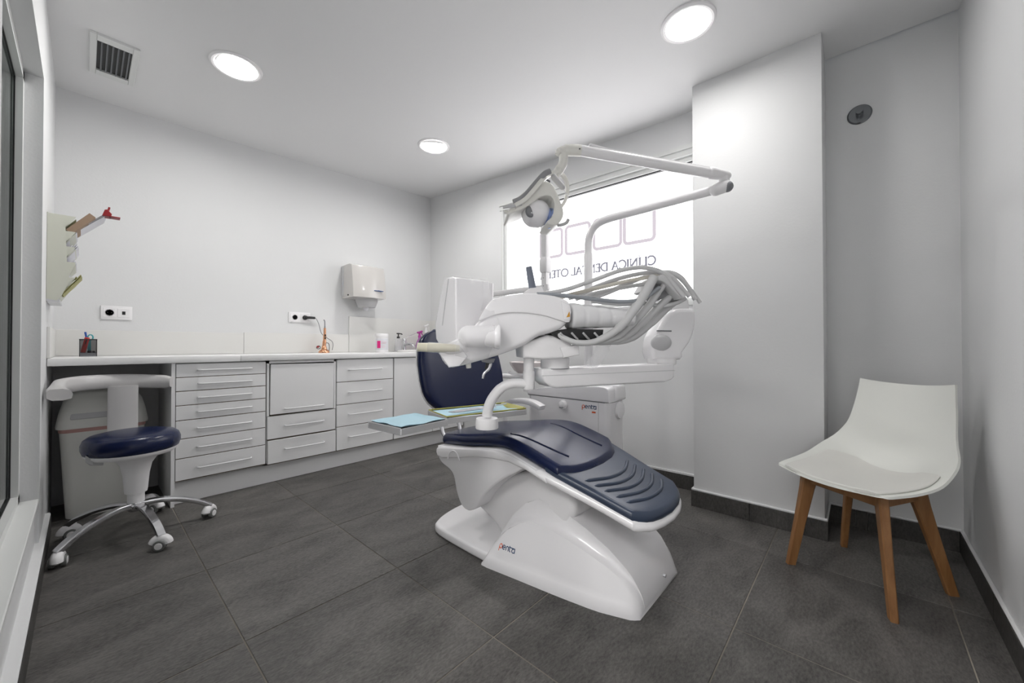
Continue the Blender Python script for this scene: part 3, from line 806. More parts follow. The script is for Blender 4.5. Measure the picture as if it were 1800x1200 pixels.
# sink rim, tap, bottles
t = thing('washbasin', 'white inset washbasin in the worktop behind the chair back', 'basin', (2.40, 3.40, WT))
def ell(cx, cy, rx, ry, z, n=36): return [V((cx + rx * math.cos(2 * PI * i / n), cy + ry * math.sin(2 * PI * i / n), z)) for i in range(n)]
put('rim', mk(lambda b: loft(b, [ell(2.36, 3.42, .25, .19, WT + .0005), ell(2.36, 3.42, .252, .192, WT + .012), ell(2.36, 3.42, .24, .18, WT + .020), ell(2.36, 3.42, .215, .155, WT + .016), ell(2.36, 3.42, .20, .14, WT + .003)], True)), CERAM, t)
put('drain', mk(lambda b: lathe(b, [(.022, 0), (.022, .004), (0, .004)], (2.36, 3.42, WT + .002), n=20)), CHROME, t)
x, y = 2.315, 3.655
t = thing('mixer_tap', 'chrome mixer tap with a long elbow lever', 'tap', (x, y, WT))
put('body', mk(lambda b: (lathe(b, [(.027, 0), (.027, .012), (.022, .02), (.021, .09), (.024, .098), (.024, .13), (.018, .142), (0, .144)], (x, y, WT + .003), n=28))), CHROME, t)
put('spout', mk(lambda b: tube(b, catmull([(x, y, WT + .06), (x + .01, y - .06, WT + .085), (x + .02, y - .13, WT + .075), (x + .022, y - .145, WT + .05)], 5), [.016, .014, .013, .013], 14)), CHROME, t)
put('lever', mk(lambda b: tube(b, catmull([(x, y, WT + .135), (x + .05, y - .01, WT + .165), (x + .12, y - .02, WT + .195), (x + .17, y - .02, WT + .215)], 5), [.008, .006, .005, .0055], 10, 0.6)), CHROME, t)
put('side_knob', mk(lambda b: rod(b, (x + .02, y - .01, WT + .075), (x + .06, y - .02, WT + .078), .014, .011, 16, .003)), CHROME, t)
x, y = 2.23, 3.63
t = thing('soap_bottle', 'clear soap bottle with a black pump beside the tap', 'bottle', (x, y, WT))
put('bottle', mk(lambda b: lathe(b, [(.034, 0), (.037, .004), (.037, .11), (.030, .128), (.014, .138), (.014, .146), (0, .146)], (x, y, WT + .001), n=28)), CLEAR, t)
put('soap', mk(lambda b: lathe(b, [(.031, 0), (.034, .003), (.034, .05), (0, .05)], (x, y, WT + .003), n=28)), mat('pale_soap', (.72, .72, .74), .3), t)
put('pump', mk(lambda b: (lathe(b, [(.016, .143), (.016, .160), (.006, .162), (.006, .186), (.018, .187), (.019, .197), (0, .199)], (x, y, WT), n=20), tube(b, [(x, y, WT + .192), (x + .034, y - .006, WT + .190), (x + .042, y - .007, WT + .182)], .006, 10))), DARK, t)
def spray(x, y, z0, h, mb, mh, name, label, r=.042):
    t = thing(name, label, 'spray bottle', (x, y, z0), 'spray bottles by the basin')
    put('bottle', mk(lambda b: lathe(b, [(r * .92, 0), (r, .006), (r * 1.0, h * .28), (r * .72, h * .46), (r * .32, h * .62), (r * .30, h * .68), (0, h * .68)], (x, y, z0), n=28)), mb, t)
    hd = put('spray_head', mk(lambda b: (lathe(b, [(r * .38, h * .66), (r * .38, h * .74), (r * .26, h * .78), (r * .26, h * .86), (0, h * .87)], (x, y, z0), n=20),
                                    tube(b, [(x - .03, y - .004, z0 + h * .90), (x + .005, y, z0 + h * .92), (x + .035, y + .004, z0 + h * .97)], [.010, .013, .011], 12))), mh, t)
    put('trigger', mk(lambda b: tube(b, catmull([(x + .024, y, z0 + h * .90), (x + .034, y, z0 + h * .82), (x + .048, y, z0 + h * .72)], 4), [.006, .006, .004], 8)), mh, hd)
spray(2.475, 3.60, WT + .004, .225, mat('translucent_purple_plastic', (.40, .12, .42), .2, coat=.3), PURPLE, 'spray_bottle', 'purple spray bottle with a magenta trigger head')
spray(2.60, 3.655, WT + .003, .31, CLEAR, PLASTIC2, 'spray_bottle', 'clear spray bottle with white head against the splash panel')
x, y = 2.655, 3.60
t = thing('refill_bottle', 'small tan bottle half hidden behind the chair back', 'bottle', (x, y, WT))
put('bottle', mk(lambda b: lathe(b, [(.033, 0), (.035, .004), (.035, .12), (.022, .15), (.014, .16), (0, .16)], (x, y, WT + .001), n=24)), mat('tan_plastic', (.62, .36, .24), .4), t)
put('cap', mk(lambda b: rod(b, (x, y, WT + .157), (x, y, WT + .185), .017, .016, 20, .003)), PLASTIC2, t)

# ------------------------------------------------------------------ wall file rack on the left wall
ry = 3.05
t = thing('file_rack', 'ivory five pocket file rack on the left wall above the counter', 'file rack', (XL, 3.2, 1.23))
RZ = [1.672, 1.592, 1.512, 1.432, 1.352]
def pocket(b, zt, y0, y1, dep, last):
    hb = 0.10 if not last else 0.125
    # side cheeks and front plate of one pocket
    for yy in (y0, y1 - .003):
        prism(b, [(XL + .001, zt - hb), (XL + .03, zt - hb), (XL + dep * .70, zt - .052), (XL + dep, zt), (XL + .001, zt)], lambda u, w, z, yy=yy: V((u, yy + w, z)), 0, .003)
    t_ = [(XL + .028, zt - hb), (XL + .031, zt - hb), (XL + dep * .72, zt - .050), (XL + dep, zt - .012), (XL + dep - .003, zt - .010), (XL + dep * .70, zt - .048)]
    prism(b, t_, lambda u, w, z: V((u, w, z)), y0, y1)
for i, zt in enumerate(RZ):
    put('pocket', mk(lambda b: pocket(b, zt, ry, ry + .33, .098, i == 4)), RACKM, t, 0)
put('back_plate', boxm((XL + .0005, ry, 1.235), (XL + .004, ry + .33, 1.675)), RACKM, t, 0)
put('end_panel', mk(lambda b: prism(b, [(XL + .001, 1.235), (XL + .035, 1.228), (XL + .05, 1.25), (XL + .075, 1.325), (XL + .098, 1.352), (XL + .075, 1.352), (XL + .098, 1.43), (XL + .07, 1.40), (XL + .07, 1.352), (XL + .07, 1.40), (XL + .06, 1.66), (XL + .001, 1.672)], lambda u, w, z: V((u, w, z)), ry - .003, ry)), RACKM, t, 0)
put('bottom_bracket', boxm((XL + .001, ry - .002, 1.222), (XL + .045, ry + .33, 1.236)), STEEL, t, 0)
def sheaf(name, label, z0, m, lean, thick, hgt, y0, y1, cat='papers', n=4):
    t = thing(name, label, cat, (XL + .04, (y0 + y1) / 2, z0), 'papers in the file rack')
    for i in range(n):
        o_ = thick * i / n
        M = Matrix.Translation((XL + .042 + o_, 0, z0)) @ Matrix.Rotation(math.radians(lean + i * 1.5), 4, 'Y')
        put('sheet', boxm((0, y0 + .004 * i, 0.002), (thick / n * .7, y1 - .006 * ((i * 7) % 3), hgt + .008 * ((i * 5) % 3)), 0, 1, M), m, t, 0)
sheaf('paper_bundle', 'white papers in the second pocket of the rack', 1.515, PAPER, 24, .016, .095, ry + .02, ry + .31)
sheaf('paper_bundle', 'white papers in the middle pocket of the rack', 1.435, PAPER, 26, .018, .098, ry + .01, ry + .30)
sheaf('paper_bundle', 'white papers in the fourth pocket of the rack', 1.355, PAPER, 24, .016, .092, ry + .02, ry + .31)
sheaf('yellow_leaflets', 'yellow green leaflets in the lowest pocket of the rack', 1.262, YELLOWISH, 30, .014, .115, ry + .015, ry + .20, 'leaflets', 3)
t = thing('brown_booklet', 'thick brown card booklet sticking out of the top pocket', 'booklet', (XL + .06, ry + .12, 1.60))
M = Matrix.Translation((XL + .062, ry + .01, 1.60)) @ Matrix.Rotation(math.radians(38), 4, 'Y')
put('cover', boxm((.026, 0, 0), (.028, .22, .135), 0, 1, M), KRAFT, t, 0)
put('spine', boxm((0, -.002, 0), (.028, .0, .135), 0, 1, M), KRAFT, t, 0)
put('pages', boxm((.001, .001, .001), (.0255, .215, .132), 0, 1, M), YELLOWISH, t, 0)
t = thing('paper_bundle', 'creased white sheet at the top of the rack held by red clip', 'papers', (XL + .09, ry + .1, 1.65), 'papers in the file rack')
M = Matrix.Translation((XL + .10, ry + .05, 1.62)) @ Matrix.Rotation(math.radians(43), 4, 'Y')
for i in range(3): put('sheet', boxm((.004 * i, .006 * i, 0), (.004 * i + .0015, .20, .160 - .008 * i), 0, 1, M), PAPER, t, 0)
t = thing('paper_clip', 'red plastic bulldog clip at the tip of the top papers', 'clip', (XL + .215, ry + .08, 1.735))
c = V((XL + .208, ry + .06, 1.728))
put('jaw', mk(lambda b: prism(b, [(-.016, -.012), (.018, -.012), (.022, .004), (.004, .026), (-.006, .022)], lambda u, w, z: c + V((u, w, z)), -.012, .05, .002, 1)), DRED, t)
put('lever', mk(lambda b: (box(b, (c.x + .012, c.y - .008, c.z - .012), (c.x + .055, c.y + .045, c.z - .006), .001, 1))), DRED, t)
put('lever', mk(lambda b: prism(b, [(.002, .016), (.010, .016), (.016, .040), (.008, .042)], lambda u, w, z: c + V((u, w, z)), -.008, .045, .001, 1)), DRED, t)

# ================================================================== BIN under the worktop
bx, by = 0.085, 3.46
t = thing('waste_bin', 'tall white swing lid bin under the counter behind the stool', 'bin', (bx, by, 0))
def rr3(cx, cy, hx, hy, r, z, n=5): return [V((cx + a_, cy + b_, z)) for a_, b_ in rrect(-hx, -hy, hx, hy, r, n)]
put('body', mk(lambda b: loft(b, [rr3(bx, by, .145, .100, .04, 0.0), rr3(bx, by, .150, .105, .04, .006), rr3(bx, by, .178, .128, .045, .525)], True)), BINM, t)
put('liner', mk(lambda b: loft(b, [rr3(bx, by, .1775, .128, .045, .500), rr3(bx, by, .1805, .131, .045, .505), rr3(bx, by, .1815, .132, .045, .528)], True)), LINER, t)
ld = put('lid', mk(lambda b: loft(b, [rr3(bx, by, .190, .140, .05, .522), rr3(bx, by, .192, .142, .05, .535), rr3(bx, by, .188, .138, .05, .56), rr3(bx, by, .180, .130, .05, .61), rr3(bx, by, .165, .110, .05, .67), rr3(bx, by, .140, .085, .05, .715), rr3(bx, by, .10, .05, .04, .73)], True)), BINM, t, 60)
M = Matrix.Translation((bx, by - .138, .575)) @ Matrix.Rotation(math.radians(-20), 4, 'X')
put('swing_flap', boxm((-.135, -.004, .0), (.135, .012, .105), .006, 2, M), GREYP, ld)
# ================================================================== DENTAL CHAIR
def interp(x, tab):
    tab = sorted(tab)
    if x <= tab[0][0]: return tab[0][1]
    for (a, fa_), (b, fb_) in zip(tab[:-1], tab[1:]):
        if x <= b: return fa_ + (fb_ - fa_) * (x - a) / (b - a)
    return tab[-1][1]
def smooth(x, tab, e=0.05):
    return sum(interp(x + e * q, tab) for q in (-1, -.5, 0, .5, 1)) / 5
ZS = [(.3, .345), (.45, .385), (.58, .42), (.75, .465), (.9, .51), (1.05, .555), (1.18, .585), (1.3, .577), (1.46, .55), (1.65, .525), (1.8, .50)]
def zs(y): return smooth(y, ZS)
CX = 1.552
ch = thing('dental_chair', 'white dental chair with navy upholstery and upright back', 'dental chair', (CX, 1.2, 0))
# base plate
pl = c2([(1.30, 1.06), (1.262, 1.14), (1.238, 1.30), (1.25, 1.64), (1.30, 1.72), (1.42, 1.765), (CX, 1.78), (1.69, 1.765), (1.80, 1.72), (1.855, 1.64), (1.866, 1.30), (1.842, 1.14), (1.80, 1.06)], 4)
put('base_plate', mk(lambda b: prism(b, pl, lambda u, w, z: V((u, z, w)), 0.0, 0.048, 0.014, 3)), PLASTIC, ch)
# moulded base cover
HT = [(1.285, .02), (1.275, .06), (1.25, .12), (1.185, .222), (1.12, .288), (1.06, .318), (.966, .307), (.9, .288), (.823, .258), (.727, .205), (.648, .142), (.615, .085), (.602, .05), (.597, .02)]
def hw_floor(y): return interp(y, [(.595, .190), (.62, .215), (.74, .258), (.9, .285), (1.1, .312), (1.25, .334), (1.30, .335)])
def hw_ridge(y): return interp(y, [(.595, .15), (.65, .17), (.8, .188), (1.07, .20), (1.28, .25)])
def cover_half(y):
    h = interp(y, HT); f = hw_floor(y); r = min(hw_ridge(y), f - .012)
    zr = min(.05, h * .45)
    pts = [(f, 0.0), (f - .001, zr * .8), (f - .008, zr)]
    for k in (.12, .3, .5, .68):
        z = zr + (h - zr) * k
        pts.append((f - .010 - (f - .022 - r) * k ** 1.25, z))
    pts.append((f - .030 - (f - .030 - r) * .70 ** 1.2, zr + (h - zr) * .705))
    for k in (.80, .90, .97, 1.0):
        pts.append((max(r, f - .036 - (f - .032 - r) * (.72 + .28 * ((k - .7) / .3) ** .8)), zr + (h - zr) * k))
    pts += [(r * .82, h * 1.0), (r * .5, h * .985), (0.0, h * .975)]
    return pts
def cover(b):
    ys = [1.285, 1.28, 1.27, 1.25, 1.22, 1.185, 1.15, 1.12, 1.09, 1.06, 1.02, .966, .92, .87, .823, .775, .727, .69, .66, .64, .625, .612, .604, .599, .597]
    rings = []
    for y in ys:
        hp = cover_half(y)
        rings.append([V((CX - a, y, z)) for a, z in hp] + [V((CX + a, y, z)) for a, z in hp[:-1][::-1]])
    loft(b, rings, True)
put('base_cover', mk(cover), PLASTIC, ch, 50)
put('screw', mk(lambda b: rod(b, (1.60, .604, .055), (1.60, .593, .055), .006, n=14)), STEEL, ch)
# lifting arm between base and seat
def pxpoly(x, pts): return [(on_x(a, b, x).y, on_x(a, b, x).z) for a, b in pts]
lp = c2(pxpoly(1.36, [(838, 884), (866, 915), (893, 948), (960, 960), (1010, 905), (992, 862), (935, 832), (890, 836), (858, 858)]), 3, True)
put('lift_arm', mk(lambda b: prism(b, lp, lambda u, w, z: V((w, u, z)), 1.355, 1.75, .03, 4)), PLASTIC2, ch, 50)
# seat shell
top = [(1.672, .466), (1.46, .492), (1.3, .517), (1.18, .527), (1.05, .497), (.93, .462)]
bot = [(.93, .443), (1.00, .463), (1.06, .474)] + pxpoly(1.26, [(905, 831), (877, 846), (852, 868), (838, 889), (829, 897), (818, 896), (808, 884), (801, 862), (796, 836), (788, 824), (776, 814), (770, 803), (769, 788)])
shp = c2(top, 4) + c2(bot, 4)
put('seat_shell', mk(lambda b: prism(b, shp, lambda u, w, z: V((w, u, z)), 1.262, 1.842, .018, 4)), PLASTIC, ch, 50)
def rail_poly():
    up = [(y, zs(y) - .060) for y in (.945, 1.05, 1.15, 1.25, 1.38, 1.5, 1.6, 1.655)]
    lo_ = [(1.668, .455), (1.672, .435), (1.660, .415), (1.62, .41), (1.5, .435), (1.38, .462), (1.25, .480), (1.15, .484), (1.05, .470), (.945, .440)]
    return up + lo_
put('side_rail', mk(lambda b: prism(b, rail_poly(), lambda u, w, z: V((w, u, z)), 1.251, 1.30, .010, 3)), PLASTIC, ch, 50)
put('side_rail', mk(lambda b: prism(b, rail_poly(), lambda u, w, z: V((w, u, z)), 1.81, 1.852, .010, 3)), PLASTIC, ch, 50)
put('hinge_arch', mk(lambda b: tube(b, [V((1.2505, p.y, p.z)) for p in catmull([on_x(787, 806, 1.25), on_x(790, 796, 1.25), on_x(797, 792, 1.25), on_x(803, 797, 1.25), on_x(808, 810, 1.25)], 5)], .0035, 8)), PLASTIC, ch)
# cushions
def near_c(y): return interp(y, [(.82, 1.285), (.92, 1.276), (1.2, 1.278), (1.5, 1.28), (1.70, 1.302)])
def far_c(y): return interp(y, [(.85, 1.815), (1.1, 1.822), (1.5, 1.815), (1.72, 1.79)])
def tip_c(s): return interp(s, [(0, .905), (.06, .876), (.15, .858), (.3, .848), (.5, .847), (.7, .858), (.85, .885), (.94, .925), (1, .97)])
def back_c(s): return interp(s, [(0, 1.672), (.1, 1.712), (.3, 1.748), (.5, 1.758), (.7, 1.748), (.9, 1.712), (1, 1.672)])
def seat_patch(s, t):
    y = tip_c(s) + (back_c(s) - tip_c(s)) * t
    a, b_ = near_c(y), far_c(y)
    return a + (b_ - a) * s, y
cu = put('seat_cushion', mk(lambda b: pad(b, seat_patch, lambda x, y, h: V((x, y, zs(y) - .058 + h)), .058, .028, .54, .88, 14, 26, .004)), NAVY, ch, 60)
for pts in ([(1.345, 1.22), (1.36, 1.12), (1.375, 1.02), (1.40, .93)], [(1.66, 1.22), (1.655, 1.12), (1.65, 1.03), (1.668, .92)]):
    put('seam', mk(lambda b: tube(b, [V((x, y, zs(y) + .0032)) for x, y in c2(pts, 8)], .0028, 8)), NAVY, cu)
def foot_patch(g=0.0):
    def f(s, t):
        y0 = interp(s, [(0, .605), (.06, .575), (.15, .555), (.3, .541), (.5, .534), (.7, .540), (.85, .556), (.94, .580), (1, .612)]) - g
        y = y0 + (.965 - y0) * t
        a = interp(y, [(.53, 1.312), (.76, 1.298), (.92, 1.275)]) - g; b_ = interp(y, [(.53, 1.722), (.6, 1.735), (.7, 1.76), (.85, 1.80), (.95, 1.82)]) + g
        return a + (b_ - a) * s, y
    return f
fp = put('foot_cushion', mk(lambda b: pad(b, foot_patch(), lambda x, y, h: V((x, y, zs(y) - .060 + h)), .040, .018, .46, .40, 14, 16)), FOOTC, ch, 60, label='blue grey ribbed foot cover')
put('foot_shell', mk(lambda b: pad(b, lambda s, t: (lambda p: (p[0] - (.016 * max(0, min(1, (p[1] - .70) / .25))) * (1 - s) * 1.0, p[1] + .035 * t))(foot_patch(.006)(s, t)), lambda x, y, h: V((x, y, zs(y) - .088 + h)), .038, .018, .46, .40, 10, 12)), PLASTIC, ch, 60)
for k, rp in enumerate([[(1.33, .81), (1.47, .77), (1.59, .77), (1.71, .81)], [(1.335, .77), (1.465, .73), (1.585, .73), (1.705, .77)], [(1.34, .73), (1.465, .69), (1.585, .69), (1.705, .73)],
           [(1.345, .685), (1.47, .65), (1.59, .65), (1.70, .69)], [(1.35, .645), (1.47, .61), (1.59, .61), (1.69, .645)]]):
    pts = c2(rp, 8)
    n = len(pts)
    put('rib', mk(lambda b: tube(b, [V((x, y, zs(y) - .0205)) for x, y in pts], [.0015] + [.0075] * (n - 2) + [.0015], 10)), FOOTC, fp)
# backrest
SL_ = 0.27
def hwb(z): return interp(z, [(.60, .14), (.615, .19), (.64, .235), (.68, .285), (.73, .312), (.80, .320), (.9, .318), (.98, .300), (1.03, .275), (1.06, .23), (1.085, .16)])
def back_patch(s, t):
    z = .605 + (1.085 - .605) * t
    return (2 * s - 1) * hwb(z) + CX, z
def back_lift(off):
    def f(x, z, h):
        q = (x - CX) / .32
        y = 1.795 + SL_ * (z - .62) - .030 * q * q
        return V((x, y - (h + off) * .965, z + (h + off) * .26))
    return f
put('backrest', mk(lambda b: pad(b, back_patch, back_lift(0.0), .062, .028, .60, .52, 16, 20)), NAVY, ch, 60)
put('back_shell', mk(lambda b: pad(b, lambda s, t: back_patch(.04 + .92 * s, .04 + .92 * t), back_lift(-.034), .036, .015, .58, .5, 10, 12)), PLASTIC, ch, 60)
for x in (1.372, 1.50, 1.70):
    put('back_bracket', mk(lambda b: tube(b, [(x, 1.70, .44), (x, 1.765, .50), (x, 1.80, .60), (x, 1.812, .69)], .013, 12, .6)), STEEL, ch)
def flatbar(b, pts, wv, wd, th_):
    """band with width along vector wv, thickness in the bending plane"""
    pts = [V(p) for p in pts]; wv = V(wv).normalized(); rings = []
    for i, p in enumerate(pts):
        d = (pts[min(i + 1, len(pts) - 1)] - pts[max(i - 1, 0)]).normalized(); nn = d.cross(wv).normalized()
        w_ = wd[i] if isinstance(wd, list) else wd
        k = .35
        e = []
        for sx_, sy_ in ((1, 1 - k), (1 - k * .35, 1), (-1 + k * .35, 1), (-1, 1 - k), (-1, -1 + k), (-1 + k * .35, -1), (1 - k * .35, -1), (1, -1 + k)):
            e.append(p + wv * (w_ / 2 * sx_) + nn * (th_ / 2 * sy_))
        rings.append(e)
    loft(b, rings, True)
put('armrest', mk(lambda b: flatbar(b, catmull([(1.88, 1.80, .560), (1.88, 1.76, .60), (1.88, 1.70, .632), (1.88, 1.60, .645), (1.88, 1.52, .640), (1.88, 1.462, .622), (1.88, 1.445, .615)], 5), (1, 0, 0), .060, .030)), PLASTIC, ch, 50)
put('armrest_post', mk(lambda b: tube(b, catmull([(1.86, 1.72, .48), (1.872, 1.755, .54), (1.88, 1.775, .585)], 4), .016, 12)), PLASTIC2, ch)

# the maker's word, in flat strokes
def penta(parent, to3, h, u0, z0):
    """to3(u, z, lift): u to the reader's right"""
    def stroke(b, pts, wd=.17):
        n = len(pts); rows = []
        for i, (x, z) in enumerate(pts):
            d = V((pts[min(i + 1, n - 1)][0] - pts[max(i - 1, 0)][0], pts[min(i + 1, n - 1)][1] - pts[max(i - 1, 0)][1])).normalized()
            nx_, nz_ = -d.y * wd / 2, d.x * wd / 2
            rows.append([to3(u0 + (x + sx_ * nx_) * h, z0 + (z + sx_ * nz_) * h, l) for sx_, l in ((1, .0012), (-1, .0012), (-1, .0001), (1, .0001))])
        loft(b, rows, True)
    bp_ = B()
    stroke(bp_, [(.10, .55), (.10, -.55)]); stroke(bp_, arc(.50, .48, .40, .42, 180, -150, 18))
    put('logo_letter', bp_, LOGO_ORANGE, parent, 0, label='orange letter p')
    def letters(*ss):
        bm_ = B()
        for s_ in ss: stroke(bm_, s_)
        put('logo_letter', bm_, LOGO_BLUE, parent, 0, label='navy letter')
    letters([(1.08, .48), (1.86, .48)], arc(1.46, .48, .40, .42, 5, 310, 16))
    letters([(2.15, 0), (2.15, .55)], arc(2.48, .55, .33, .35, 180, 0, 12), [(2.81, .55), (2.81, 0)])
    letters([(3.14, 1.2), (3.14, .4)], arc(3.46, .38, .32, .32, 180, 280, 8), [(2.98, .92), (4.72, .92)])
    letters(arc(4.24, .42, .38, .40, 80, 330, 16), [(4.64, .92), (4.64, 0)])
def cover_x(y, z):
    hp = cover_half(y)
    for (a, z1), (b_, z2) in zip(hp[:-1], hp[1:]):
        if z1 <= z <= z2: return CX - (a + (b_ - a) * (z - z1) / max(1e-6, z2 - z1))
    return CX - hp[3][0]
penta(ch, lambda u, z, l: V((cover_x(1.205 - u, z) - l, 1.205 - u, z)), .0185, 0.0, .094)

# ================================================================== WATER UNIT with spittoon
wu = thing('dental_water_unit', 'white dental water unit cabinet standing behind the chair seat', 'dental unit', (2.1, 1.36, 0))
put('body', mk(lambda b: loft(b, [rr3(2.10, 1.36, .10, .30, .035, 0.0), rr3(2.10, 1.36, .10, .30, .035, .667)], True)), PLASTIC, wu)
put('top_cover', mk(lambda b: prism(b, c2([(1.66, .670), (1.655, .690), (1.60, .712), (1.45, .737), (1.25, .755), (1.12, .760), (1.075, .752), (1.061, .725), (1.06, .670)], 3), lambda u, w, z: V((w, u, z)), 2.0, 2.2, .022, 4)), PLASTIC, wu, 50)
put('side_fairing', mk(lambda b: (prism(b, c2([(2.075, .672), (2.08, .735), (2.10, .765), (2.15, .772), (2.19, .755), (2.2, .672)], 3), lambda u, w, z: V((u, w, z)), 1.045, 1.12, .02, 4))), PLASTIC, wu, 50)
put('seam', mk(lambda b: box(b, (1.9988, 1.085, .6665), (2.002, 1.655, .6695))), GREYM, wu, 0)
put('seam', mk(lambda b: box(b, (1.9988, 1.125, .03), (2.001, 1.127, .668))), GREYP, wu, 0)
kp = on_x(990.5, 711, 2.0)
kn = put('knob', mk(lambda b: lathe(b, [(.028, 0), (.028, .012), (.024, .022), (.012, .027), (0, .028)], kp, (-1, 0, 0), 28)), PLASTIC, wu)
put('slot', mk(lambda b: box(b, kp + V((-.029, -.016, -.018)), kp + V((-.016, .016, -.009)), .003, 1)), GREYM, kn)
lp_ = on_x(1023, 716, 2.0)
penta(wu, lambda u, z, l: V((2.0 - l, lp_.y - u, z)), .0205, 0.0, lp_.z - .002)
put('logo_mark', mk(lambda b: box(b, (1.9988, lp_.y - .092, lp_.z - .024), (2.001, lp_.y - .068, lp_.z - .016))), LOGO_ORANGE, wu, 0)
put('side_disc', mk(lambda b: rod(b, (2.125, 1.062, .615), (2.125, 1.046, .615), .052, .050, 32, .006)), PLASTIC, wu)
# spittoon
sc_ = on_x(926, 650, 2.05)
sb = put('spittoon_bowl', mk(lambda b: lathe(b, [(.03, -.065), (.05, -.06), (.095, -.03), (.122, .01), (.128, .028), (.122, .030), (.112, .01), (.085, -.022), (.04, -.045), (0, -.048)], (2.06, sc_.y, .855), n=40)), mat('taupe_ceramic', (.66, .60, .59), .15, coat=.3), wu)
put('splash_rim', mk(lambda b: lathe(b, [(.135, -.055), (.150, -.045), (.152, -.038), (.13, -.046), (.05, -.068), (.05, -.075)], (2.05, sc_.y - .03, .855), n=40, cap=False)), CLEAR, wu)
put('bowl_stem', mk(lambda b: rod(b, (2.07, sc_.y, .68), (2.07, sc_.y, .795), .035, .03, 24)), PLASTIC2, wu)
put('cup_filler', mk(lambda b: tube(b, catmull([on_x(878, 660, 2.02), on_x(895, 661, 2.02), on_x(921, 663, 2.02), on_x(938, 672, 2.05)], 5), .017, 12)), PLASTIC, wu)
# accessory post with its cross bar
pp = on_x(958.5, 480, 2.1)
def zz(py): return on_x(958.5, py, 2.1).z
ap = thing('accessory_post', 'slim white square post with a cross bar behind the lamp head', 'post', (2.1, pp.y, .74))
r_ = .024
put('post', mk(lambda b: box(b, (2.1 - r_, pp.y - r_, zz(474)), (2.1 + r_, pp.y + r_, zz(320)), .005, 2)), PLASTIC2, ap)
put('end_cap', mk(lambda b: box(b, (2.1 - r_ - .001, pp.y - r_ - .001, zz(321)), (2.1 + r_ + .001, pp.y + r_ + .001, zz(317)), .002, 1)), DARK, ap)
put('collar', mk(lambda b: loft(b, [rr3(2.1, pp.y, .026, .026, .008, zz(479)), rr3(2.1, pp.y, .030, .030, .008, zz(476)), rr3(2.1, pp.y, .031, .031, .008, zz(460)), rr3(2.1, pp.y, .027, .027, .008, zz(453))], True)), PLASTIC2, ap)
put('lower_post', mk(lambda b: loft(b, [rr3(2.1, pp.y, .018, .018, .004, .735), rr3(2.1, pp.y, .021, .021, .004, zz(476))], True)), PLASTIC2, ap)
for q in (489, 503): put('hole', mk(lambda b: rod(b, (2.1 - .0195, pp.y, zz(q)), (2.1 - .023, pp.y, zz(q)), .003, n=10)), GREYM, ap)
bz = zz(505)
put('cross_bar', mk(lambda b: box(b, (2.085, pp.y - .03, bz - .019), (2.115, pp.y + .82, bz + .019), .005, 2)), PLASTIC2, ap)

# ================================================================== OPERATING LIGHT
FA = Plane((2.1, 1.25), -85.5)
SA = Plane((2.158, .517), -40.8)
def S(px, py, w=0.0): return SA.px(px, py, w)
def spx(d): return d / F
ol = thing('operating_light', 'white dental lamp on a curved post and jointed arm over the chair', 'dental lamp', (2.1, 1.25, .76))
ps = FA.px(1034.5, 445)
put('post_sleeve', mk(lambda b: rod(b, (2.1, 1.25, .755), (2.1, 1.25, ps.z), .027, .027, 28, .003)), PLASTIC, ol)
path = catmull([V((2.1, 1.25, ps.z - .02)), V((2.1, 1.25, ps.z + .06))] + [FA.px(a, b_) for a, b_ in ((1037, 414), (1044, 400), (1056, 390), (1074, 383), (1100, 376))] + [FA.px(1254, 334)], 6)
put('fixed_arm', mk(lambda b: tube(b, path, .0235, 20)), PLASTIC, ol)
J = S(1270, 330)
def blob(b, p0, p1, r0, r1, flat=1.0, n=20):
    """a rounded capsule from p0 to p1"""
    p0, p1 = V(p0), V(p1); d = p1 - p0; L = d.length; d.normalize()
    pts, rr = [], []
    for i in range(7):
        a = PI / 2 * i / 6
        pts.append(p0 - d * r0 * math.cos(a)); rr.append(max(r0 * math.sin(a), .0004))
    for i in range(7):
        a = PI / 2 * i / 6
        pts.append(p1 + d * r1 * math.sin(a)); rr.append(max(r1 * math.cos(a), .0004))
    tube(b, pts, rr, n, flat)
kj = put('knuckle', mk(lambda b: blob(b, S(1258, 334), S(1274, 327), .029, .033)), PLASTIC2, ol, 50)
put('end_cap', mk(lambda b: ball(b, S(1279, 328, -.012), .027, (1, 1, 1.0), 20)), GREYM, kj)
put('swivel_neck', mk(lambda b: rod(b, S(1273, 320), S(1273, 309), .026, .022, 24)), PLASTIC2, ol)
put('upper_knuckle', mk(lambda b: blob(b, S(1250, 304), S(1277, 309), .030, .022)), PLASTIC2, ol, 50)
put('spring_arm', mk(lambda b: tube(b, [S(1250, 304.5), S(1018, 264)], .0255, 20, 1.0)), PLASTIC, ol)
put('arm_cover', mk(lambda b: flatbar(b, [S(1245, 297, .0), S(1080, 268), S(1070, 265.5), S(1045, 258.5), S(1035, 256)], SA.w, .03, .012)), PLASTIC, ol)
hk = put('head_knuckle', mk(lambda b: (tube(b, catmull([S(976, 271), S(981, 268.5), S(992, 264.5), S(1006, 264), S(1020, 264.5)], 5), [.004, .015, .022, .026, .027, .027], 20))), CREAM, ol, 50)
put('pin', mk(lambda b: rod(b, S(1019, 261.5, -.024), S(1019, 261.5, -.031), .003, n=10)), DARK, hk)
put('elbow', mk(lambda b: tube(b, catmull([S(990, 271), S(990.5, 281), S(988, 291), S(982, 300), S(976, 307)], 6), [.0215, .0215, .022, .022, .021], 20)), CREAM, ol)
put('elbow_ring', mk(lambda b: tube(b, [S(984.6, 296.4), S(982.8, 298.8)], .0232, 20)), CREAM, ol)
hd = .098
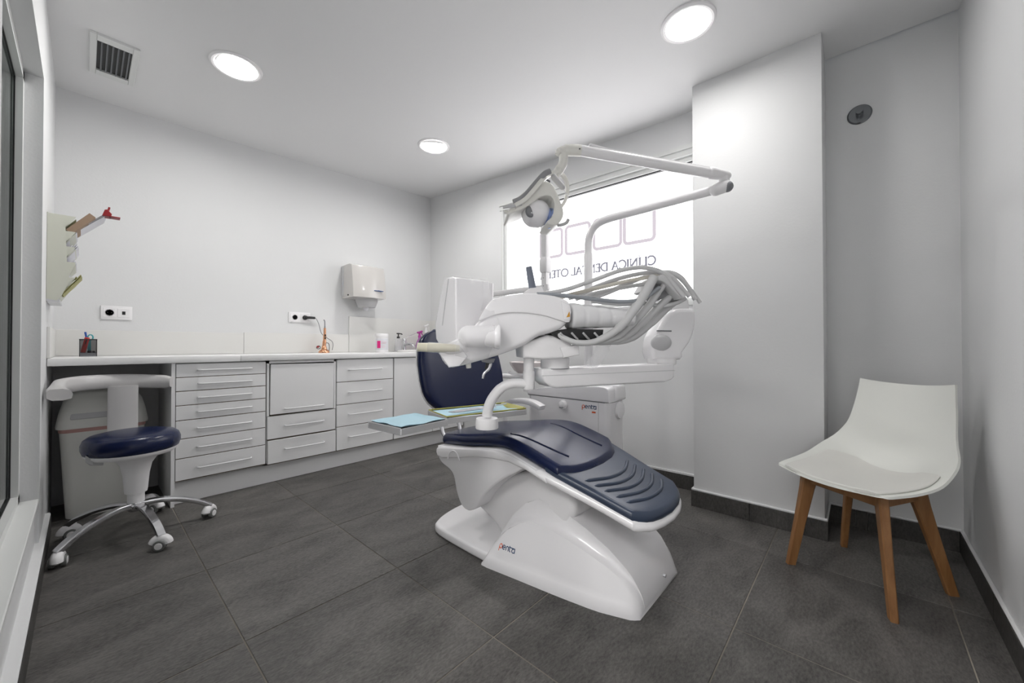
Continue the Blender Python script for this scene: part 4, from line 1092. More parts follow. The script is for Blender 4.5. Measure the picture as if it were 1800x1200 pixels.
put('fork_grip', mk(lambda b: tube(b, catmull([S(967, 301, -hd), S(957, 306, -hd), S(944, 320, -hd), S(926, 341, -hd), S(915, 350, -hd), S(903, 355.5, -hd)], 6), .0135, 14)), mat('warm_mid_grey_plastic', (.30, .30, .31), .45), ol, label='grey grip strip on the lamp fork')
put('fork_arm', mk(lambda b: flatbar(b, catmull([S(979, 303, -.01), S(966, 307, -.02), S(952, 318, -hd), S(935, 338, -hd), S(922, 352, -hd), S(905, 362, -hd)], 5), SA.w, .03, .018)), CREAM, ol)
put('fork_arm', mk(lambda b: flatbar(b, catmull([S(981, 303, .03), S(990, 309, .06), S(996, 321, .075), S(997, 337, .075), S(993, 353, .07), S(984, 366, .06), S(975, 374, .05)], 5), SA.w, .022, .016)), CREAM, ol)
put('switch_box', mk(lambda b: blob(b, S(974, 312, -.03), S(988, 328, -.03), .017, .017, .8)), GREYP, ol, 50)
put('toggle', mk(lambda b: rod(b, S(989, 330, -.035), S(999, 346.5, -.035), .0022, n=8)), STEEL, ol)
cw = [(888, 384), (891, 379), (898, 370), (907, 357), (922, 345), (938, 335), (948, 332), (957, 332.5), (965, 337.5), (970, 347), (976, 361), (981.5, 376), (982.5, 388), (978, 398), (970, 404), (961, 404), (954, 400), (962, 392), (966.5, 380), (967, 366), (962, 357), (953, 355), (942, 358.5), (930, 368), (916, 376.5), (902, 382), (893, 387), (889, 387)]
put('cowl', mk(lambda b: prism(b, c2([SA.uz(x, y) for x, y in cw], 3, True), lambda u, w, z: SA.at(u, w, z), -.085, .085, .022, 5)), CREAM, ol, 50)
t = put('lamp_drum', mk(lambda b: ball(b, S(942, 376, -.01), .068, (1.0, 1.28, .92), 32, Matrix.Rotation(math.radians(-41), 4, 'Z'))), PLASTIC, ol, 60)
put('lens', mk(lambda b: ball(b, S(932.5, 372, -.071), .024, (1, .6, 1.1), 20, Matrix.Rotation(math.radians(-41), 4, 'Z'))), GREYM, t)
put('bulb', mk(lambda b: ball(b, S(935, 374, -.086), .0062, (1, .7, 1), 14)), CHROME, t)
put('reflector', mk(lambda b: ball(b, S(966, 384, -.03), .047, (.50, 1.15, 1.0), 28, Matrix.Rotation(math.radians(-30), 4, 'Z'))), MIRROR, ol, 60, label='mirror reflector tinted with the blue chair reflection')
put('handle_bar', mk(lambda b: tube(b, catmull([S(884, 364.5, -.10), S(900, 362, -.105), S(917, 359, -.10)], 4), [.0065, .008, .006], 12)), GREYP, ol, label='grey handle')
put('handle_bar', mk(lambda b: tube(b, catmull([S(980, 396, -.05), S(989, 394.5, -.05), S(996, 391, -.05), S(999, 385.5, -.05)], 4), .008, 12)), GREYP, ol, label='grey handle')
put('hub', mk(lambda b: blob(b, S(889, 372, -.06), S(895, 376, -.06), .008, .008)), CREAM, ol)

# ================================================================== DELIVERY UNIT
A0 = V((1.2, .91)); wdir = V((math.sin(math.radians(40)), math.cos(math.radians(40))))
DP = Plane(A0 - wdir * .12, -40)
def D(px, py, w=0.0): return DP.px(px, py, w)
def dpoly(pts, n=4, closed=True, w=0.0): return c2([DP.uz(x, y, w) for x, y in pts], n, closed)
def DPR(b, pts, w0, w1, bev=0.0, seg=3, n=0):
    q = [DP.uz(x, y, w0 if w0 > 0 else 0.0) for x, y in pts]
    if n: q = c2(q, n, True)
    prism(b, q, lambda u, w, z: DP.at(u, w, z), w0, w1, bev, seg)
du = thing('delivery_unit', 'white instrument delivery unit hovering on its arm over the chair', 'dental unit', (1.78, .62, .93))
body = [(789, 645), (774, 626), (781, 607), (812, 590), (845, 560), (862, 531), (878, 523.5), (914, 518), (950, 518), (980, 524), (997, 533), (1001, 548), (999, 566), (981, 581), (950, 590), (936, 598), (918, 609), (878, 624), (830, 638), (809, 643.5)]
put('body', mk(lambda b: DPR(b, body, 0.0, .24, .022, 4, 3)), PLASTIC, du, 50)
cowl2 = [(842, 562), (860, 531), (878, 522.5), (914, 516.5), (950, 516.5), (982, 522.5), (999, 532), (1002.5, 548), (1000, 566), (982, 563), (962, 556.5), (936, 551.5), (910, 549.5), (884, 551), (860, 557)]
put('top_cowl', mk(lambda b: DPR(b, cowl2, -.008, .248, .016, 4, 3)), PLASTIC, du, 50)
put('end_plate', mk(lambda b: DPR(b, [(985, 529), (1001, 537), (1003, 548), (1000, 564), (990, 562)], -.0115, .10, .004, 2)), PLASTIC, du)
put('warning_mark', mk(lambda b: DPR(b, [(994, 558), (1000, 557), (999, 548)], -.0145, -.010)), mat('orange_sticker', (.62, .30, .03), .5), du, 0)
put('hub_bracket', mk(lambda b: (DPR(b, [(918, 604), (963, 588), (990, 592), (1004, 602), (1006, 608), (991, 630), (953, 632), (920, 629)], .03, .21, .010, 3))), PLASTIC2, du, 50)
put('hub_front', mk(lambda b: DPR(b, [(984, 610), (1018, 605), (1019, 624), (991, 629)], .025, .20, .006, 2)), PLASTIC2, du)
sw = D(975.5, 636, .12)
put('swivel', mk(lambda b: rod(b, V((sw.x, sw.y, D(976, 648, .12).z)), V((sw.x, sw.y, D(976, 628, .12).z)), .056, .056, 36, .004)), PLASTIC, du)
put('swivel_gap', mk(lambda b: rod(b, V((sw.x, sw.y, D(976, 647.5, .12).z)), V((sw.x, sw.y, D(976, 646, .12).z)), .0568, n=36)), GREYM, du)
AP = Plane((1.2, .91), -26.6)
arm = [(953, 648), (1186, 638.5), (1186.5, 662), (1182, 667), (1171, 671.5), (980, 682.5), (968, 680), (958, 671), (953, 659)]
put('lower_arm', mk(lambda b: prism(b, [AP.uz(x, y, -.055) for x, y in arm], lambda u, w, z: AP.at(u, w, z), -.055, .055, .010, 3)), PLASTIC, du, 40)
put('seam', mk(lambda b: prism(b, [AP.uz(x, y, -.055) for x, y in ((954, 659.8), (1186, 650.3), (1186, 651.3), (954, 660.8))], lambda u, w, z: AP.at(u, w, z), -.0556, -.05)), GREYP, du, 0)
EP = Plane((1.78, .62), -40)
def E_(px, py, w=0.0): return EP.px(px, py, w)
el = [(1141, 631), (1139, 602), (1143, 589), (1153, 571), (1162, 557), (1170, 549), (1181, 544), (1200, 543), (1211, 546), (1213, 560), (1211, 578), (1203, 601), (1190, 619), (1187, 631)]
e0 = E_(1163, 634)
put('elbow_ring', mk(lambda b: rod(b, V((e0.x, e0.y, E_(1163, 640).z)), V((e0.x, e0.y, E_(1163, 629).z)), .061, .061, 36, .005)), PLASTIC2, du)
put('elbow', mk(lambda b: prism(b, c2([EP.uz(x, y) for x, y in el], 2, True), lambda u, w, z: EP.at(u, w, z), -.05, .06, .024, 4)), PLASTIC, du, 50)
put('pivot_cover', mk(lambda b: ball(b, E_(1162, 602, -.046), .047, (1, .55, .76), 28, Matrix.Rotation(math.radians(-40), 4, 'Z'))), GREYP, du, 60, label='pale grey domed pivot cover')
put('elbow_slot', mk(lambda b: prism(b, [EP.uz(x, y, -.05) for x, y in ((1155, 580), (1180, 580.5), (1180, 583), (1155, 582.5))], lambda u, w, z: EP.at(u, w, z), -.0525, -.045)), GREYM, du, 0)
n0 = E_(1196, 540)
put('upper_neck', mk(lambda b: (rod(b, V((n0.x, n0.y, E_(1196, 545).z)), V((n0.x, n0.y, E_(1196, 527).z)), .036, .033, 32, .004))), PLASTIC2, du)
zq = E_(1196, 531).z
put('upper_arm', mk(lambda b: flatbar(b, [V((n0.x, n0.y, zq)), V((2.06, .95, zq)), V((2.1, 1.20, zq)), V((2.1, 1.25, zq))], (0, 0, 1), .05, .06)), PLASTIC, du, 50)
put('post_clamp', mk(lambda b: rod(b, V((2.1, 1.25, zq - .045)), V((2.1, 1.25, zq + .045)), .046, .046, 32, .006)), PLASTIC2, du)
# padded instrument row
def row(b):
    rings = []
    N = 40
    for i in range(N + 1):
        q = i / N
        px = 1000 + (1112 - 1000) * q
        top_ = 531 + 13 * q; bot_ = 583 - 6 * q
        cy, ry_ = (top_ + bot_) / 2, (bot_ - top_) / 2
        sc = 1.0 - .06 * abs(math.sin(q * PI * 5)) ** .4 * (-1) - .06
        if i == 0: sc *= .9
        if q > .93: sc *= math.sqrt(max(.02, 1 - ((q - .93) / .075) ** 2))
        cu_, cz_ = DP.uz(px, cy, .05); rz = abs(DP.uz(px, top_, .05)[1] - DP.uz(px, bot_, .05)[1]) / 2 * sc
        rings.append([DP.at(cu_, .062 + .072 * sc * math.cos(a), cz_ + rz * (math.sin(a) if math.sin(a) > -.8 else -.8)) for a in [2 * PI * k / 24 for k in range(24)]])
    loft(b, rings, True)
put('instrument_cover', mk(row), mat('white_soft_sleeve', (.74, .74, .75), .6, bump=.15, bscale=45), du, 50, label='soft white sleeve over the instrument holders')
put('dark_interior', mk(lambda b: DPR(b, [(962, 583), (1000, 577), (1062, 579), (1060, 598), (1020, 598), (985, 596)], .015, .125, .008, 2)), DARK, du)  # black block stands in for the dark, shaded interior under the row
for i in range(4):
    q = 985 + i * 20
    put('holder_lip', mk(lambda b: tube(b, [D(q, 585, .0), D(q + 8, 594, .012), D(q + 14, 598, .03)], .004, 8)), HOSE, du)
# hoses: an arc over the saddle and a drop back to the instruments
def hose(name, pts, r=.0075, m=None):
    put(name, mk(lambda b: tube(b, catmull([D(*p) for p in pts], 7), r, 10)), m or HOSE, du, 60)
hose('hose', [(944, 518, .02), (970, 514, .02), (1000, 507.5, .02), (1047, 491, .02), (1090, 475.5, .02), (1124, 470, .02), (1150, 473.5, .018), (1167, 481, .012), (1180, 494, .008), (1192, 509, .004), (1203, 522, .0)], .0082)
hose('hose', [(1000, 524, .06), (1023, 517, .06), (1047, 504, .06), (1093, 488, .06), (1136, 479, .055), (1160, 478, .05), (1178, 485, .045), (1192, 498, .04), (1203, 511, .035), (1212, 521.5, .03)], .0085)
hose('hose', [(985, 523, .05), (1005, 517, .05), (1047, 507, .05), (1093, 496, .05), (1130, 489, .05), (1150, 485.5, .05), (1160, 486, .05)], .0075, mat('ivory_hose', (.62, .59, .52), .45))
hose('hose', [(1012, 526, .10), (1035, 518, .10), (1070, 510, .10), (1117, 501.5, .08), (1143, 497, .06), (1152, 494, .05)], .0078)
hose('hose', [(1040, 522, .10), (1070, 512, .10), (1110, 495, .10), (1148, 482, .09), (1174, 478.5, .085), (1190, 485, .08), (1203, 496.5, .075), (1214, 512, .07), (1222, 527, .065)], .0082)
hose('hose', [(1050, 522, .14), (1080, 510, .14), (1120, 492, .14), (1155, 479, .13), (1180, 478.5, .125), (1197, 487, .12), (1209, 502, .115), (1221, 518, .11), (1231, 532, .105)], .0078)
hose('whip_arm', [(944, 517, .0), (981, 518.5, .0), (1023, 523, .0), (1058, 527.5, .0), (1093, 530, .0), (1121, 527.5, .0), (1140, 519, .0), (1159, 505, .0)], .0078, mat('blue_grey_whip', (.30, .32, .345), .4))
hose('whip_arm', [(1040, 529, .06), (1093, 534, .06), (1135, 533, .06), (1161, 538, .06), (1187, 533, .06), (1205, 524, .06)], .0085, GREYP)
low = [[(1150, 486, 0), (1136, 512, 0), (1114, 545, 0), (1093, 571, 0), (1070, 589, 0), (1042, 601, 0), (1015, 602, 0), (992, 594, .01), (976, 584, .03)],
       [(1168, 500, .03), (1152, 520, .03), (1138, 540, .03), (1107, 573, .03), (1084, 592, .03), (1058, 601, .03), (1032, 602, .03), (1010, 594, .04)],
       [(1186, 515, .06), (1170, 528, .06), (1152, 545, .06), (1124, 573, .06), (1096, 594, .06), (1072, 601, .06), (1048, 602, .06), (1030, 594, .07)],
       [(1203, 523, .09), (1188, 530, .09), (1170, 544, .09), (1143, 570, .09), (1112, 594, .09), (1088, 601, .09), (1066, 601, .09), (1050, 592, .09)]]
for k_, p in enumerate(low): hose('hose', p, [.017, .0175, .0165, .0135, .0115, .0098, .0085] if k_ == 0 else [.011, .0135, .014, .0125, .011, .0095, .0085])
# saddle over which the hoses turn
sad_o = [(1139, 509), (1146, 497), (1152, 489), (1159, 484), (1166, 482), (1174, 485), (1184, 497), (1194, 510), (1204, 523)]
sad_i = [(1199, 525), (1190, 516.5), (1181, 508), (1174, 501), (1166, 495), (1158, 493.5), (1151, 499), (1145, 512)]
put('hose_saddle', mk(lambda b: DPR(b, c2(sad_o, 3) + c2(sad_i, 3), .006, .13, .004, 2)), HOSE, du, 50, label='pale grey hose saddle')
put('saddle_shade', mk(lambda b: DPR(b, [(1150, 500), (1158, 495), (1166, 497), (1178, 507), (1196, 525), (1186, 527), (1172, 522), (1158, 528), (1146, 522)], .055, .12, .004, 2, 2)), mat('saddle_shade_grey', (.30, .30, .31), .5), du, 50)  # dark fill stands in for the shade inside the saddle
put('clear_sleeve', mk(lambda b: tube(b, catmull([D(1068, 600, .08), D(1058, 615, .08), D(1048, 632, .08), D(1036, 644, .08)], 5), [.018, .024, .022, .02], 14, cap=False)), FILM, du, label='clear plastic sleeve')
# holder block and suction grip behind the body
put('holder_block', mk(lambda b: DPR(b, [(921, 520), (922, 513), (932, 506), (953, 504), (956, 512), (954, 520)], .17, .23, .004, 2)), PLASTIC2, du)
put('suction_grip', mk(lambda b: tube(b, [D(937, 511, .2), D(933, 490, .2), D(929.5, 469, .2)], [.0155, .0145, .0125], 20)), mat('slate_grey_plastic', (.17, .19, .24), .45), du, label='slate grey suction grip')
# control panel slab, its knuckle, handle and film
P0 = at_depth(801, 560, 1.40)
SLB = Plane((P0.x, P0.y), 85)
slab = [(801, 488), (791, 485.5), (780, 487), (775, 505), (763, 572), (765, 597), (771, 607), (801, 608)]
put('control_panel', mk(lambda b: prism(b, [SLB.uz(x, y) for x, y in slab], lambda u, w, z: SLB.at(u, w, z), 0.0, .185, .012, 3)), PLASTIC, du, 40)
put('panel_seam', mk(lambda b: prism(b, [SLB.uz(x, y) for x, y in ((788, 490), (789, 490), (778, 572), (777, 572))], lambda u, w, z: SLB.at(u, w, z), -.001, .002)), GREYP, du, 0)
kn = put('pivot_tube', mk(lambda b: (blob(b, D(824, 591, -.035), D(836, 591, -.035), .037, .037), rod(b, D(822, 591, -.035), D(872, 591.5, -.035), .0365, .0365, 32))), PLASTIC2, du, 50)
put('pivot_disc', mk(lambda b: rod(b, D(868, 591.5, -.035), D(878, 591.5, -.035), .040, .043, 36, .004)), PLASTIC, kn)
put('lower_wedge', mk(lambda b: DPR(b, [(771, 620), (798, 606), (812, 612), (822, 626), (808, 643), (789, 645.5)], -.02, .20, .008, 2)), PLASTIC, du, 40)
put('panel_handle', mk(lambda b: tube(b, [D(733, 610, -.03), D(734, 610, -.03), D(760, 610.5, -.03), D(796, 611.5, -.03), D(808, 612, -.03)], [.010, .0145, .0155, .013, .010], 20)), mat('yellowed_white_plastic', (.66, .63, .50), .35), du, 50, label='yellowed white handle')
def film(b, rows, amp, seed):
    rnd = random.Random(seed)
    g_ = [catmull(r, 6) for r in rows]
    cols = list(zip(*g_)); cols = [catmull(list(c_), 5) for c_ in cols]
    vr = []
    for i, c_ in enumerate(cols):
        vr.append([b.verts.new(p + DP.w * (amp * noise.noise(V((p.x * 30 + seed, p.y * 9, p.z * 11))))) for p in c_])
    for i in range(len(vr) - 1):
        for j in range(len(vr[0]) - 1): b.faces.new((vr[i][j], vr[i][j + 1], vr[i + 1][j + 1], vr[i + 1][j]))
def SL(px, py, w): return SLB.px(px, py, w)
R0 = [[SL(798, 486, -.004), D(828, 488.5, .06), D(858, 492.5, .10)], [D(800, 520, .0), D(832, 521, .02), D(862, 516, .08)], [D(802, 555, -.05), D(836, 556, -.055), D(868, 546, .0)], [D(803, 596, -.085), D(840, 592, -.082), D(878, 575, -.05)], [D(800, 625, -.05), D(830, 632, -.05), D(856, 634, -.02)]]
put('film_cover', mk(lambda b: film(b, R0, .016, 3)), FILM, du, 80, label='clear film draped over the control panel')
R1 = [[D(828, 488, .14), D(843, 490, .14), D(858, 492.5, .11)], [D(832, 520, .16), D(846, 521, .15), D(863, 520, .10)], [D(836, 548, .15), D(850, 545, .12), D(868, 545, .06)]]
put('film_fold', mk(lambda b: film(b, R1, .02, 8)), FILM, du, 80)
put('handle_film', mk(lambda b: tube(b, catmull([D(752, 610, -.03), D(775, 611, -.032), D(800, 611, -.034), D(818, 604, -.036)], 4), [.0175, .018, .022, .03], 14, cap=False)), FILM, du, 60)
# little things under the body
put('button', mk(lambda b: rod(b, D(823, 637, .05), D(824, 647, .05), .010, .009, 16, .002)), CREAM, du)
put('syringe_bracket', mk(lambda b: (DPR(b, [(845, 632), (871, 630), (868, 637), (862, 639), (848, 636)], .03, .07, .002, 1))), GREYM, du)
put('syringe_grip', mk(lambda b: rod(b, D(858, 636, .05), D(856, 649, .05), .009, .008, 14)), DARK, du)
put('syringe_tip', mk(lambda b: tube(b, catmull([D(862, 638, .05), D(859, 648, .045), D(851, 656, .04), D(848.5, 665, .04)], 4), [.007, .006, .005, .004], 10)), STEEL, du)
# tray arm
t0 = D(929.5, 628, .08)
put('tray_post', mk(lambda b: (rod(b, D(929.5, 626, .08), D(929.5, 653, .08), .0195, n=24), rod(b, D(929.5, 652, .08), V((t0.x, t0.y, D(929.5, 684, .08).z)), .0225, .022, 24, .004))), PLASTIC2, du)
ta = catmull([D(932, 677, .08), D(915, 673.5, .08), D(898, 674, .085), D(882, 681, .09), D(869, 695, .10), D(860, 712, .115), D(856, 730, .125)], 6)
put('tray_arm', mk(lambda b: tube(b, ta, [.0175, .0175, .018, .019, .0195, .0195], 20)), PLASTIC2, du)
tb = ta[-1]
TZ = 0.705
put('tray_hub', mk(lambda b: rod(b, (tb.x, tb.y, TZ - .022), (tb.x, tb.y, TZ + .017), .044, .042, 36, .004)), PLASTIC2, du)

# ------------------------------------------------------------------ trays and what lies on them
def tray_frame(o, deg):
    a = math.radians(deg)
    return Matrix.Translation((o[0], o[1], TZ)) @ Matrix.Rotation(a, 4, 'Z')
def tray(name, label, M, lx, ly, rimm, skin):
    t = thing(name, label, 'tray', M.to_translation())
    put('floor_plate', boxm((.002, .002, -.012), (lx - .002, ly - .002, -.009), 0, 1, M), STEEL, t, 0)
    f_ = put('front_wall', boxm((0, 0, -.015), (lx, .004, .008), .0015, 1, M), skin, t)
    put('back_wall', boxm((0, ly - .004, -.016), (lx, ly, .010), .0015, 1, M), skin, t)
    put('end_wall', boxm((0, .004, -.016), (.004, ly - .004, .010), .0015, 1, M), skin, t)
    put('end_wall', boxm((lx - .004, .004, -.016), (lx, ly - .004, .010), .0015, 1, M), skin, t)
    if rimm:
        put('rim', mk(lambda b: tube(b, [M @ V(p) for p in ((.003, .006, .012), (lx - .003, .006, .012), (lx - .003, ly - .006, .012), (.003, ly - .006, .012), (.003, .006, .012))], .0032, 8)), rimm, t)
    return t
MR = tray_frame((0.955, 1.205), -15)
ML = tray_frame((0.728, 1.165), 4)
TEDGE = mat('brushed_tray_edge', (.55, .55, .56), .36, metal=.4)
tR = tray('instrument_tray', 'right instrument tray with olive rim and sealed pouch', MR, .385, .205, OLIVE, TEDGE)
tL = tray('instrument_tray', 'left instrument tray lined only with blue paper', ML, .215, .205, None, TEDGE)
put('end_wedge', mk(lambda b: prism(b, [(.345, .012), (.378, .012), (.380, .030), (.374, .030)], lambda u, w, z: MR @ V((u, w, z - .012 + .0)), .01, .19, .002, 1)), OLIVE, tR)
def paper(b, M, x0, x1, y0, y1, z, amp, curl):
    N, K = 22, 14
    g_ = []
    for j in range(K + 1):
        r = []
        for i in range(N + 1):
            x, y = x0 + (x1 - x0) * i / N, y0 + (y1 - y0) * j / K
            e = min(i, N - i, j, K - j)
            hh = z + amp * noise.noise(V((x * 14, y * 14, z * 3 + x0))) + (curl if e == 0 else (curl * .3 if e == 1 else 0))
            r.append(b.verts.new(M @ V((x, y, hh))))
        g_.append(r)
    for j in range(K):
        for i in range(N): b.faces.new((g_[j][i], g_[j][i + 1], g_[j + 1][i + 1], g_[j + 1][i]))
    ret_ = bmesh.ops.extrude_face_region(b, geom=b.faces[:])
    for v in ret_['geom']:
        if isinstance(v, bmesh.types.BMVert): v.co.z += .0006
    bmesh.ops.recalc_face_normals(b, faces=b.faces)
single('tray_paper', mk(lambda b: paper(b, MR, .010, .360, .012, .193, .000, .004, .007)), BLUEP, MR.to_translation(), 'pale blue paper lining the right tray under the pouch', 'tray paper', 'blue tray papers')
single('tray_paper', mk(lambda b: paper(b, ML, .007, .208, .009, .196, .003, .005, .009)), BLUEP, ML.to_translation(), 'pale blue creased paper lining the empty left tray', 'tray paper', 'blue tray papers')
t = thing('instrument_pouch', 'sealed clear pouch of steel instruments on the right tray', 'pouch', MR @ V((.18, .1, .01)))
put('pouch_film', mk(lambda b: paper(b, MR @ Matrix.Rotation(math.radians(8), 4, 'Z'), .055, .255, .045, .095, .017, .008, .0)), FILM, t, 60)
put('pouch_seal', boxm((.250, .040, .014), (.285, .098, .0165), .001, 1, MR @ Matrix.Rotation(math.radians(8), 4, 'Z')), PAPER, t, 0)
for k_, yy in enumerate((.055, .066, .077, .086)):
    put('instrument', mk(lambda b: tube(b, [MR @ Matrix.Rotation(math.radians(8), 4, 'Z') @ V(p) for p in ((.06, yy, .0145), (.10, yy, .0145), (.20, yy + .003, .0145), (.245, yy + .004, .016))], [.0015, .0032, .0034, .0015], 8)), STEEL, t)
t = thing('cotton_swab', 'white wisp of cotton lying beyond the pouch on the tray', 'cotton', MR @ V((.28, .11, .012)))
put('wad', mk(lambda b: (ball(b, MR @ V((.275, .115, .020)), .016, (1.3, 1, .6), 14))), PAPER, t)
put('wisp', mk(lambda b: tube(b, catmull([MR @ V((.28, .115, .02)), MR @ V((.31, .12, .018)), MR @ V((.355, .125, .020))], 4), .003, 8)), PAPER, t)
# ================================================================== STOOL
sx0, sy0 = 0.19, 2.846
st = thing('dental_stool', 'rolling stool with navy seat and curved grey back by counter', 'stool', (sx0, sy0, 0))
cst = [(-.061, 2.687), (.254, 2.516), (.495, 2.799), (.306, 3.165), (-.038, 3.046)]
angs = [math.radians(a) for a in (211, 283, 354, 69, 140)]
put('hub', mk(lambda b: lathe(b, [(.030, .130), (.036, .140), (.036, .168), (.030, .178), (.028, .182)], (sx0, sy0, 0), n=28)), CHROME, st)
for a in angs:
    d = V((math.cos(a), math.sin(a), 0)); c0 = V((sx0, sy0, 0))
    side = V((-d.y, d.x, 0))
    R_ = .305
    put('leg', mk(lambda b: flatbar(b, catmull([c0 + d * .015 + V((0, 0, .158)), c0 + d * .09 + V((0, 0, .160)), c0 + d * .18 + V((0, 0, .140)), c0 + d * .26 + V((0, 0, .104)), c0 + d * (R_ + .008) + V((0, 0, .066))], 5), side, .034, .024)), CHROME, st, 60)
    e = c0 + d * R_
    ca = a + 0.9
    f = V((math.cos(ca), math.sin(ca), 0)); g_ = V((-f.y, f.x, 0))
    cs = put('caster', mk(lambda b: (rod(b, e + V((0, 0, .045)), e + V((0, 0, .072)), .010, n=14), tube(b, [e + f * (.028 * math.cos(q)) + V((0, 0, .027 + .028 * math.sin(q))) for q in [PI * (-.05 + 1.05 * i / 12) for i in range(13)]], [.008] + [.0215] * 11 + [.008], 12, 1.0))), PLASTIC2, st, 50)
    for s_ in (-1, 1):
        put('wheel', mk(lambda b: rod(b, e + g_ * (s_ * .010) + V((0, 0, .026)), e + g_ * (s_ * .028) + V((0, 0, .026)), .026, .025, 24, .004)), RUBBER, cs)
        put('wheel_cap', mk(lambda b: rod(b, e + g_ * (s_ * .026) + V((0, 0, .026)), e + g_ * (s_ * .030) + V((0, 0, .026)), .017, .015, 20)), PLASTIC2, cs)
put('gas_lift', mk(lambda b: lathe(b, [(.034, .175), (.034, .25)], (sx0, sy0, 0), n=28)), PLASTIC2, st)
put('column_cover', mk(lambda b: lathe(b, [(.044, .225), (.046, .24), (.052, .32), (.062, .372), (.085, .408), (.11, .422), (.11, .426)], (sx0, sy0, 0), n=36)), PLASTIC2, st, 60)
scx, scy = sx0 - .012, sy0 - .004
put('seat_pan', mk(lambda b: lathe(b, [(.10, .418), (.165, .432), (.178, .446), (.178, .456)], (scx, scy, 0), n=48)), PLASTIC2, st, 60)
put('seat_cushion', mk(lambda b: lathe(b, [(.168, .448), (.183, .458), (.190, .480), (.190, .502), (.182, .524), (.165, .538), (.13, .546), (.06, .550), (0, .551)], (scx, scy, 0), n=56)), NAVY, st, 60)
put('lever', mk(lambda b: flatbar(b, [on_y(150, 806, 2.76), on_y(160, 812, 2.76), on_y(178, 812, 2.80)], (0, 0, 1), .032, .02)), GREYP, st)
# back band on its post
pz = .775
ring = []
for i in range(15):
    a = math.radians(58 + (184 - 58) * i / 14)
    R_ = .32 - .054 * max(0.0, (i - 8) / 6)
    ring.append(V((sx0 + R_ * math.cos(a), sy0 + .01 + R_ * math.sin(a), pz + .02 * math.sin(PI * i / 14) - (.012 if i > 11 else 0))))
def band(b):
    rings = []
    n = len(ring)
    fine = catmull(ring, 3)
    for i, p in enumerate(fine):
        q = i / (len(fine) - 1)
        hh = .040 - .012 * max(0, (q - .72) / .28) + .0 * q
        th_ = .020 + .022 * max(0, (q - .70) / .30)
        if q < .04: hh *= .75 + q * 6
        rad = (p - V((sx0, sy0 + .01, p.z))).normalized()
        k = [(1, .55), (.75, .95), (-.2, 1), (-.8, .7), (-1, 0), (-.9, -.75), (-.3, -1), (.6, -.95), (1, -.5)]
        rings.append([p + rad * (a_ * th_) + V((0, 0, b_ * hh)) for a_, b_ in k])
    loft(b, rings, True)
put('back_band', mk(band), GREYP if False else mat('warm_grey_plastic', (.56, .55, .55), .35, coat=.15), st, 60)
pa = math.radians(97)
pb = V((sx0 + .30 * math.cos(pa), sy0 + .01 + .30 * math.sin(pa), 0))
put('back_post', mk(lambda b: flatbar(b, catmull([V((sx0, sy0 + .12, .436)), pb + V((0.0, -.02, .444)), pb + V((0, .0, .50)), pb + V((0, .005, .60)), pb + V((0, .0, .765))], 5), (1, 0, 0), .125, .024)), mat('warm_grey_plastic', (.56, .55, .55), .35), st, 50)

# ================================================================== VISITOR CHAIR
vc = thing('visitor_chair', 'white shell chair on splayed beech legs in the corner recess', 'chair', (2.257, -.015, 0))
O = V((2.257, -.015, 0)); FD = V((-.853, .522, 0)); SD = V((.522, .853, 0))
SHT = [(.262, .165, .440, .446), (.235, .205, .436, .449), (.19, .222, .433, .453), (.10, .238, .428, .460), (0, .245, .424, .478), (-.09, .238, .427, .520), (-.15, .222, .446, .555), (-.19, .202, .492, .598), (-.22, .19, .560, .640), (-.25, .181, .665, .712), (-.272, .173, .760, .785), (-.287, .169, .822, .838)]
def shell_pt(t, s):
    x = t * (len(SHT) - 1); i = min(int(x), len(SHT) - 2); fr = x - i
    def cr(k):
        g_ = lambda j: SHT[max(0, min(len(SHT) - 1, j))][k]
        p0, p1, p2, p3 = g_(i - 1), g_(i), g_(i + 1), g_(i + 2)
        return .5 * (2 * p1 + (p2 - p0) * fr + (2 * p0 - 5 * p1 + 4 * p2 - p3) * fr * fr + (3 * p1 - p0 - 3 * p2 + p3) * fr ** 3)
    f, hw, z0, z1 = cr(0), cr(1), cr(2), cr(3)
    if t < .12: f -= .055 * abs(s) ** 2.2 * (1 - t / .12) * .6
    wing = .035 * abs(s) ** 2 * max(0, (t - .55) / .45)
    return O + FD * (f + wing) + SD * (s * hw) + V((0, 0, z0 + (z1 - z0) * abs(s) ** 2.2))
def vshell(b):
    N, K = 44, 22
    P = [[shell_pt(i / N, -1 + 2 * j / K) for j in range(K + 1)] for i in range(N + 1)]
    top_, bot_ = [], []
    for i in range(N + 1):
        a_, c_ = [], []
        for j in range(K + 1):
            du_ = P[min(i + 1, N)][j] - P[max(i - 1, 0)][j]; dv = P[i][min(j + 1, K)] - P[i][max(j - 1, 0)]
            nn = du_.cross(dv).normalized()
            if nn.z < 0 and i < N * .5: nn = -nn
            if i >= N * .5 and nn.dot(FD) < 0: nn = -nn
            a_.append(b.verts.new(P[i][j])); c_.append(b.verts.new(P[i][j] - nn * .009))
        top_.append(a_); bot_.append(c_)
    for g_, fl in ((top_, 0), (bot_, 1)):
        for i in range(N):
            for j in range(K):
                q = (g_[i][j], g_[i][j + 1], g_[i + 1][j + 1], g_[i + 1][j])
                b.faces.new(q[::-1] if fl else q)
    ed = [(i, 0) for i in range(N + 1)] + [(N, j) for j in range(1, K + 1)] + [(i, K) for i in range(N - 1, -1, -1)] + [(0, j) for j in range(K - 1, 0, -1)]
    for (a0, a1), (b0, b1) in zip(ed, ed[1:] + ed[:1]):
        b.faces.new((top_[a0][a1], top_[b0][b1], bot_[b0][b1], bot_[a0][a1]))
    bmesh.ops.recalc_face_normals(b, faces=b.faces)
put('seat_shell', mk(vshell), SHELL, vc, 50)
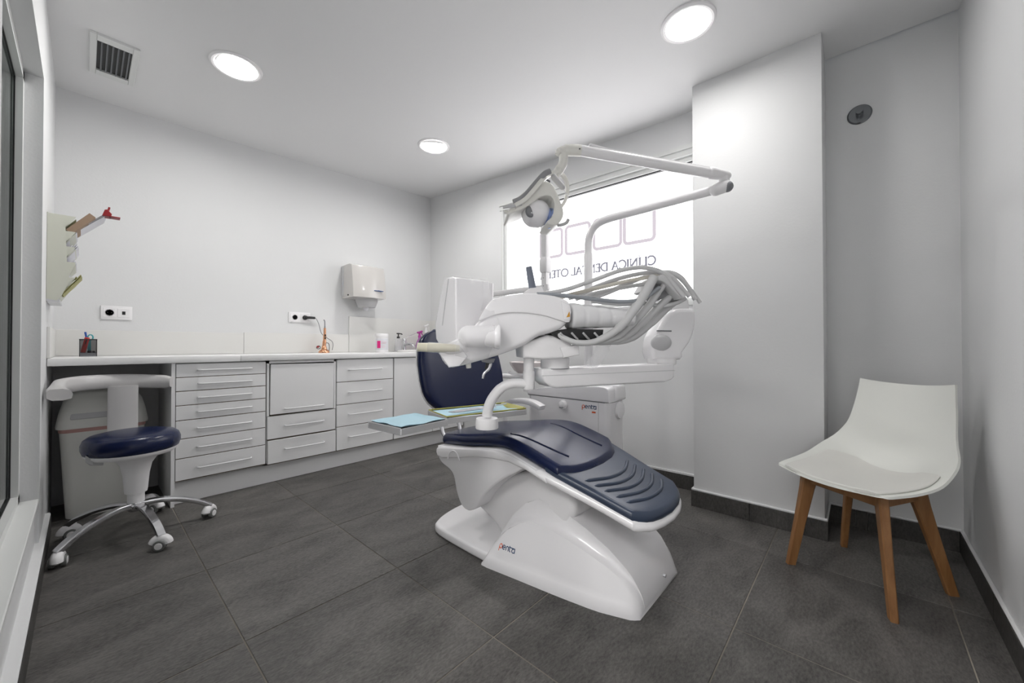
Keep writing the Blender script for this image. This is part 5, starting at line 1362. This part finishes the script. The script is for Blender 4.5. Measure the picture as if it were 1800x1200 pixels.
def vpad(b):
    def patch(s, t):
        # a D shaped pad on the flat of the seat
        q = .30 * t
        return (.05 + q * 1.55) if False else t, s
    def lift(t, s, h):
        ss = -1 + 2 * s
        tt = .035 + .50 * t
        k = min(1, 1.15 * math.sqrt(max(0, 1 - max(0, (t - .55) / .45) ** 2 * .75)))
        return shell_pt(tt, ss * .86 * k) + V((0, 0, h - .003))
    pad(b, lambda s, t: (t, s), lift, .014, .012, .40, .38, 16, 18)
put('seat_pad', mk(vpad), PADM, vc, 60)
foot = {'A': (2.174, .239), 'B': (1.975, -.086), 'C': (2.335, -.272), 'D': (2.541, .063)}
def leg(b, ft, tp, wdir_):
    ft, tp = V((ft[0], ft[1], 0)), V(tp)
    d = (tp - ft).normalized(); wv = V(wdir_); wv = (wv - d * wv.dot(d)).normalized(); nv = d.cross(wv).normalized()
    rings = []
    for q, w_, t_ in ((0, .034, .024), (.5, .042, .027), (.85, .052, .030), (1.0, .062, .032)):
        p = ft + (tp - ft) * q
        if q == 0: p = ft
        pts = []
        for sx_, sy_ in ((1, .7), (.8, 1), (-.8, 1), (-1, .7), (-1, -.7), (-.8, -1), (.8, -1), (1, -.7)):
            v = p + wv * (w_ / 2 * sx_) + nv * (t_ / 2 * sy_)
            if q == 0: v = v - d * (v.z / d.z)
            pts.append(v)
        rings.append(pts)
    loft(b, rings, True)
tops = {'A': O + FD * .135 + SD * .135 + V((0, 0, .412)), 'B': O + FD * .135 - SD * .135 + V((0, 0, .408)), 'C': O - FD * .10 - SD * .12 + V((0, 0, .404)), 'D': O - FD * .10 + SD * .12 + V((0, 0, .404))}
for k_ in 'ABCD':
    dd = V((foot[k_][0], foot[k_][1], 0)) - V((tops[k_].x, tops[k_].y, 0))
    put('leg', mk(lambda b: leg(b, foot[k_], tops[k_], dd)), OAK, vc, 30)
for a_, b_ in (('A', 'C'), ('B', 'D')):
    p0, p1 = tops[a_] + V((0, 0, -.012)), tops[b_] + V((0, 0, -.010))
    put('cross_rail', mk(lambda b: flatbar(b, [p0, p0 + (p1 - p0) * .5, p1], (0, 0, 1), .05, .028)), OAK, vc, 30)
for a_, b_ in (('A', 'B'), ('B', 'C'), ('A', 'D')):
    p0, p1 = tops[a_] + V((0, 0, -.014)), tops[b_] + V((0, 0, -.014))
    put('side_rail', mk(lambda b: flatbar(b, [p0, p0 + (p1 - p0) * .5, p1], (0, 0, 1), .046, .022)), OAK, vc, 30)
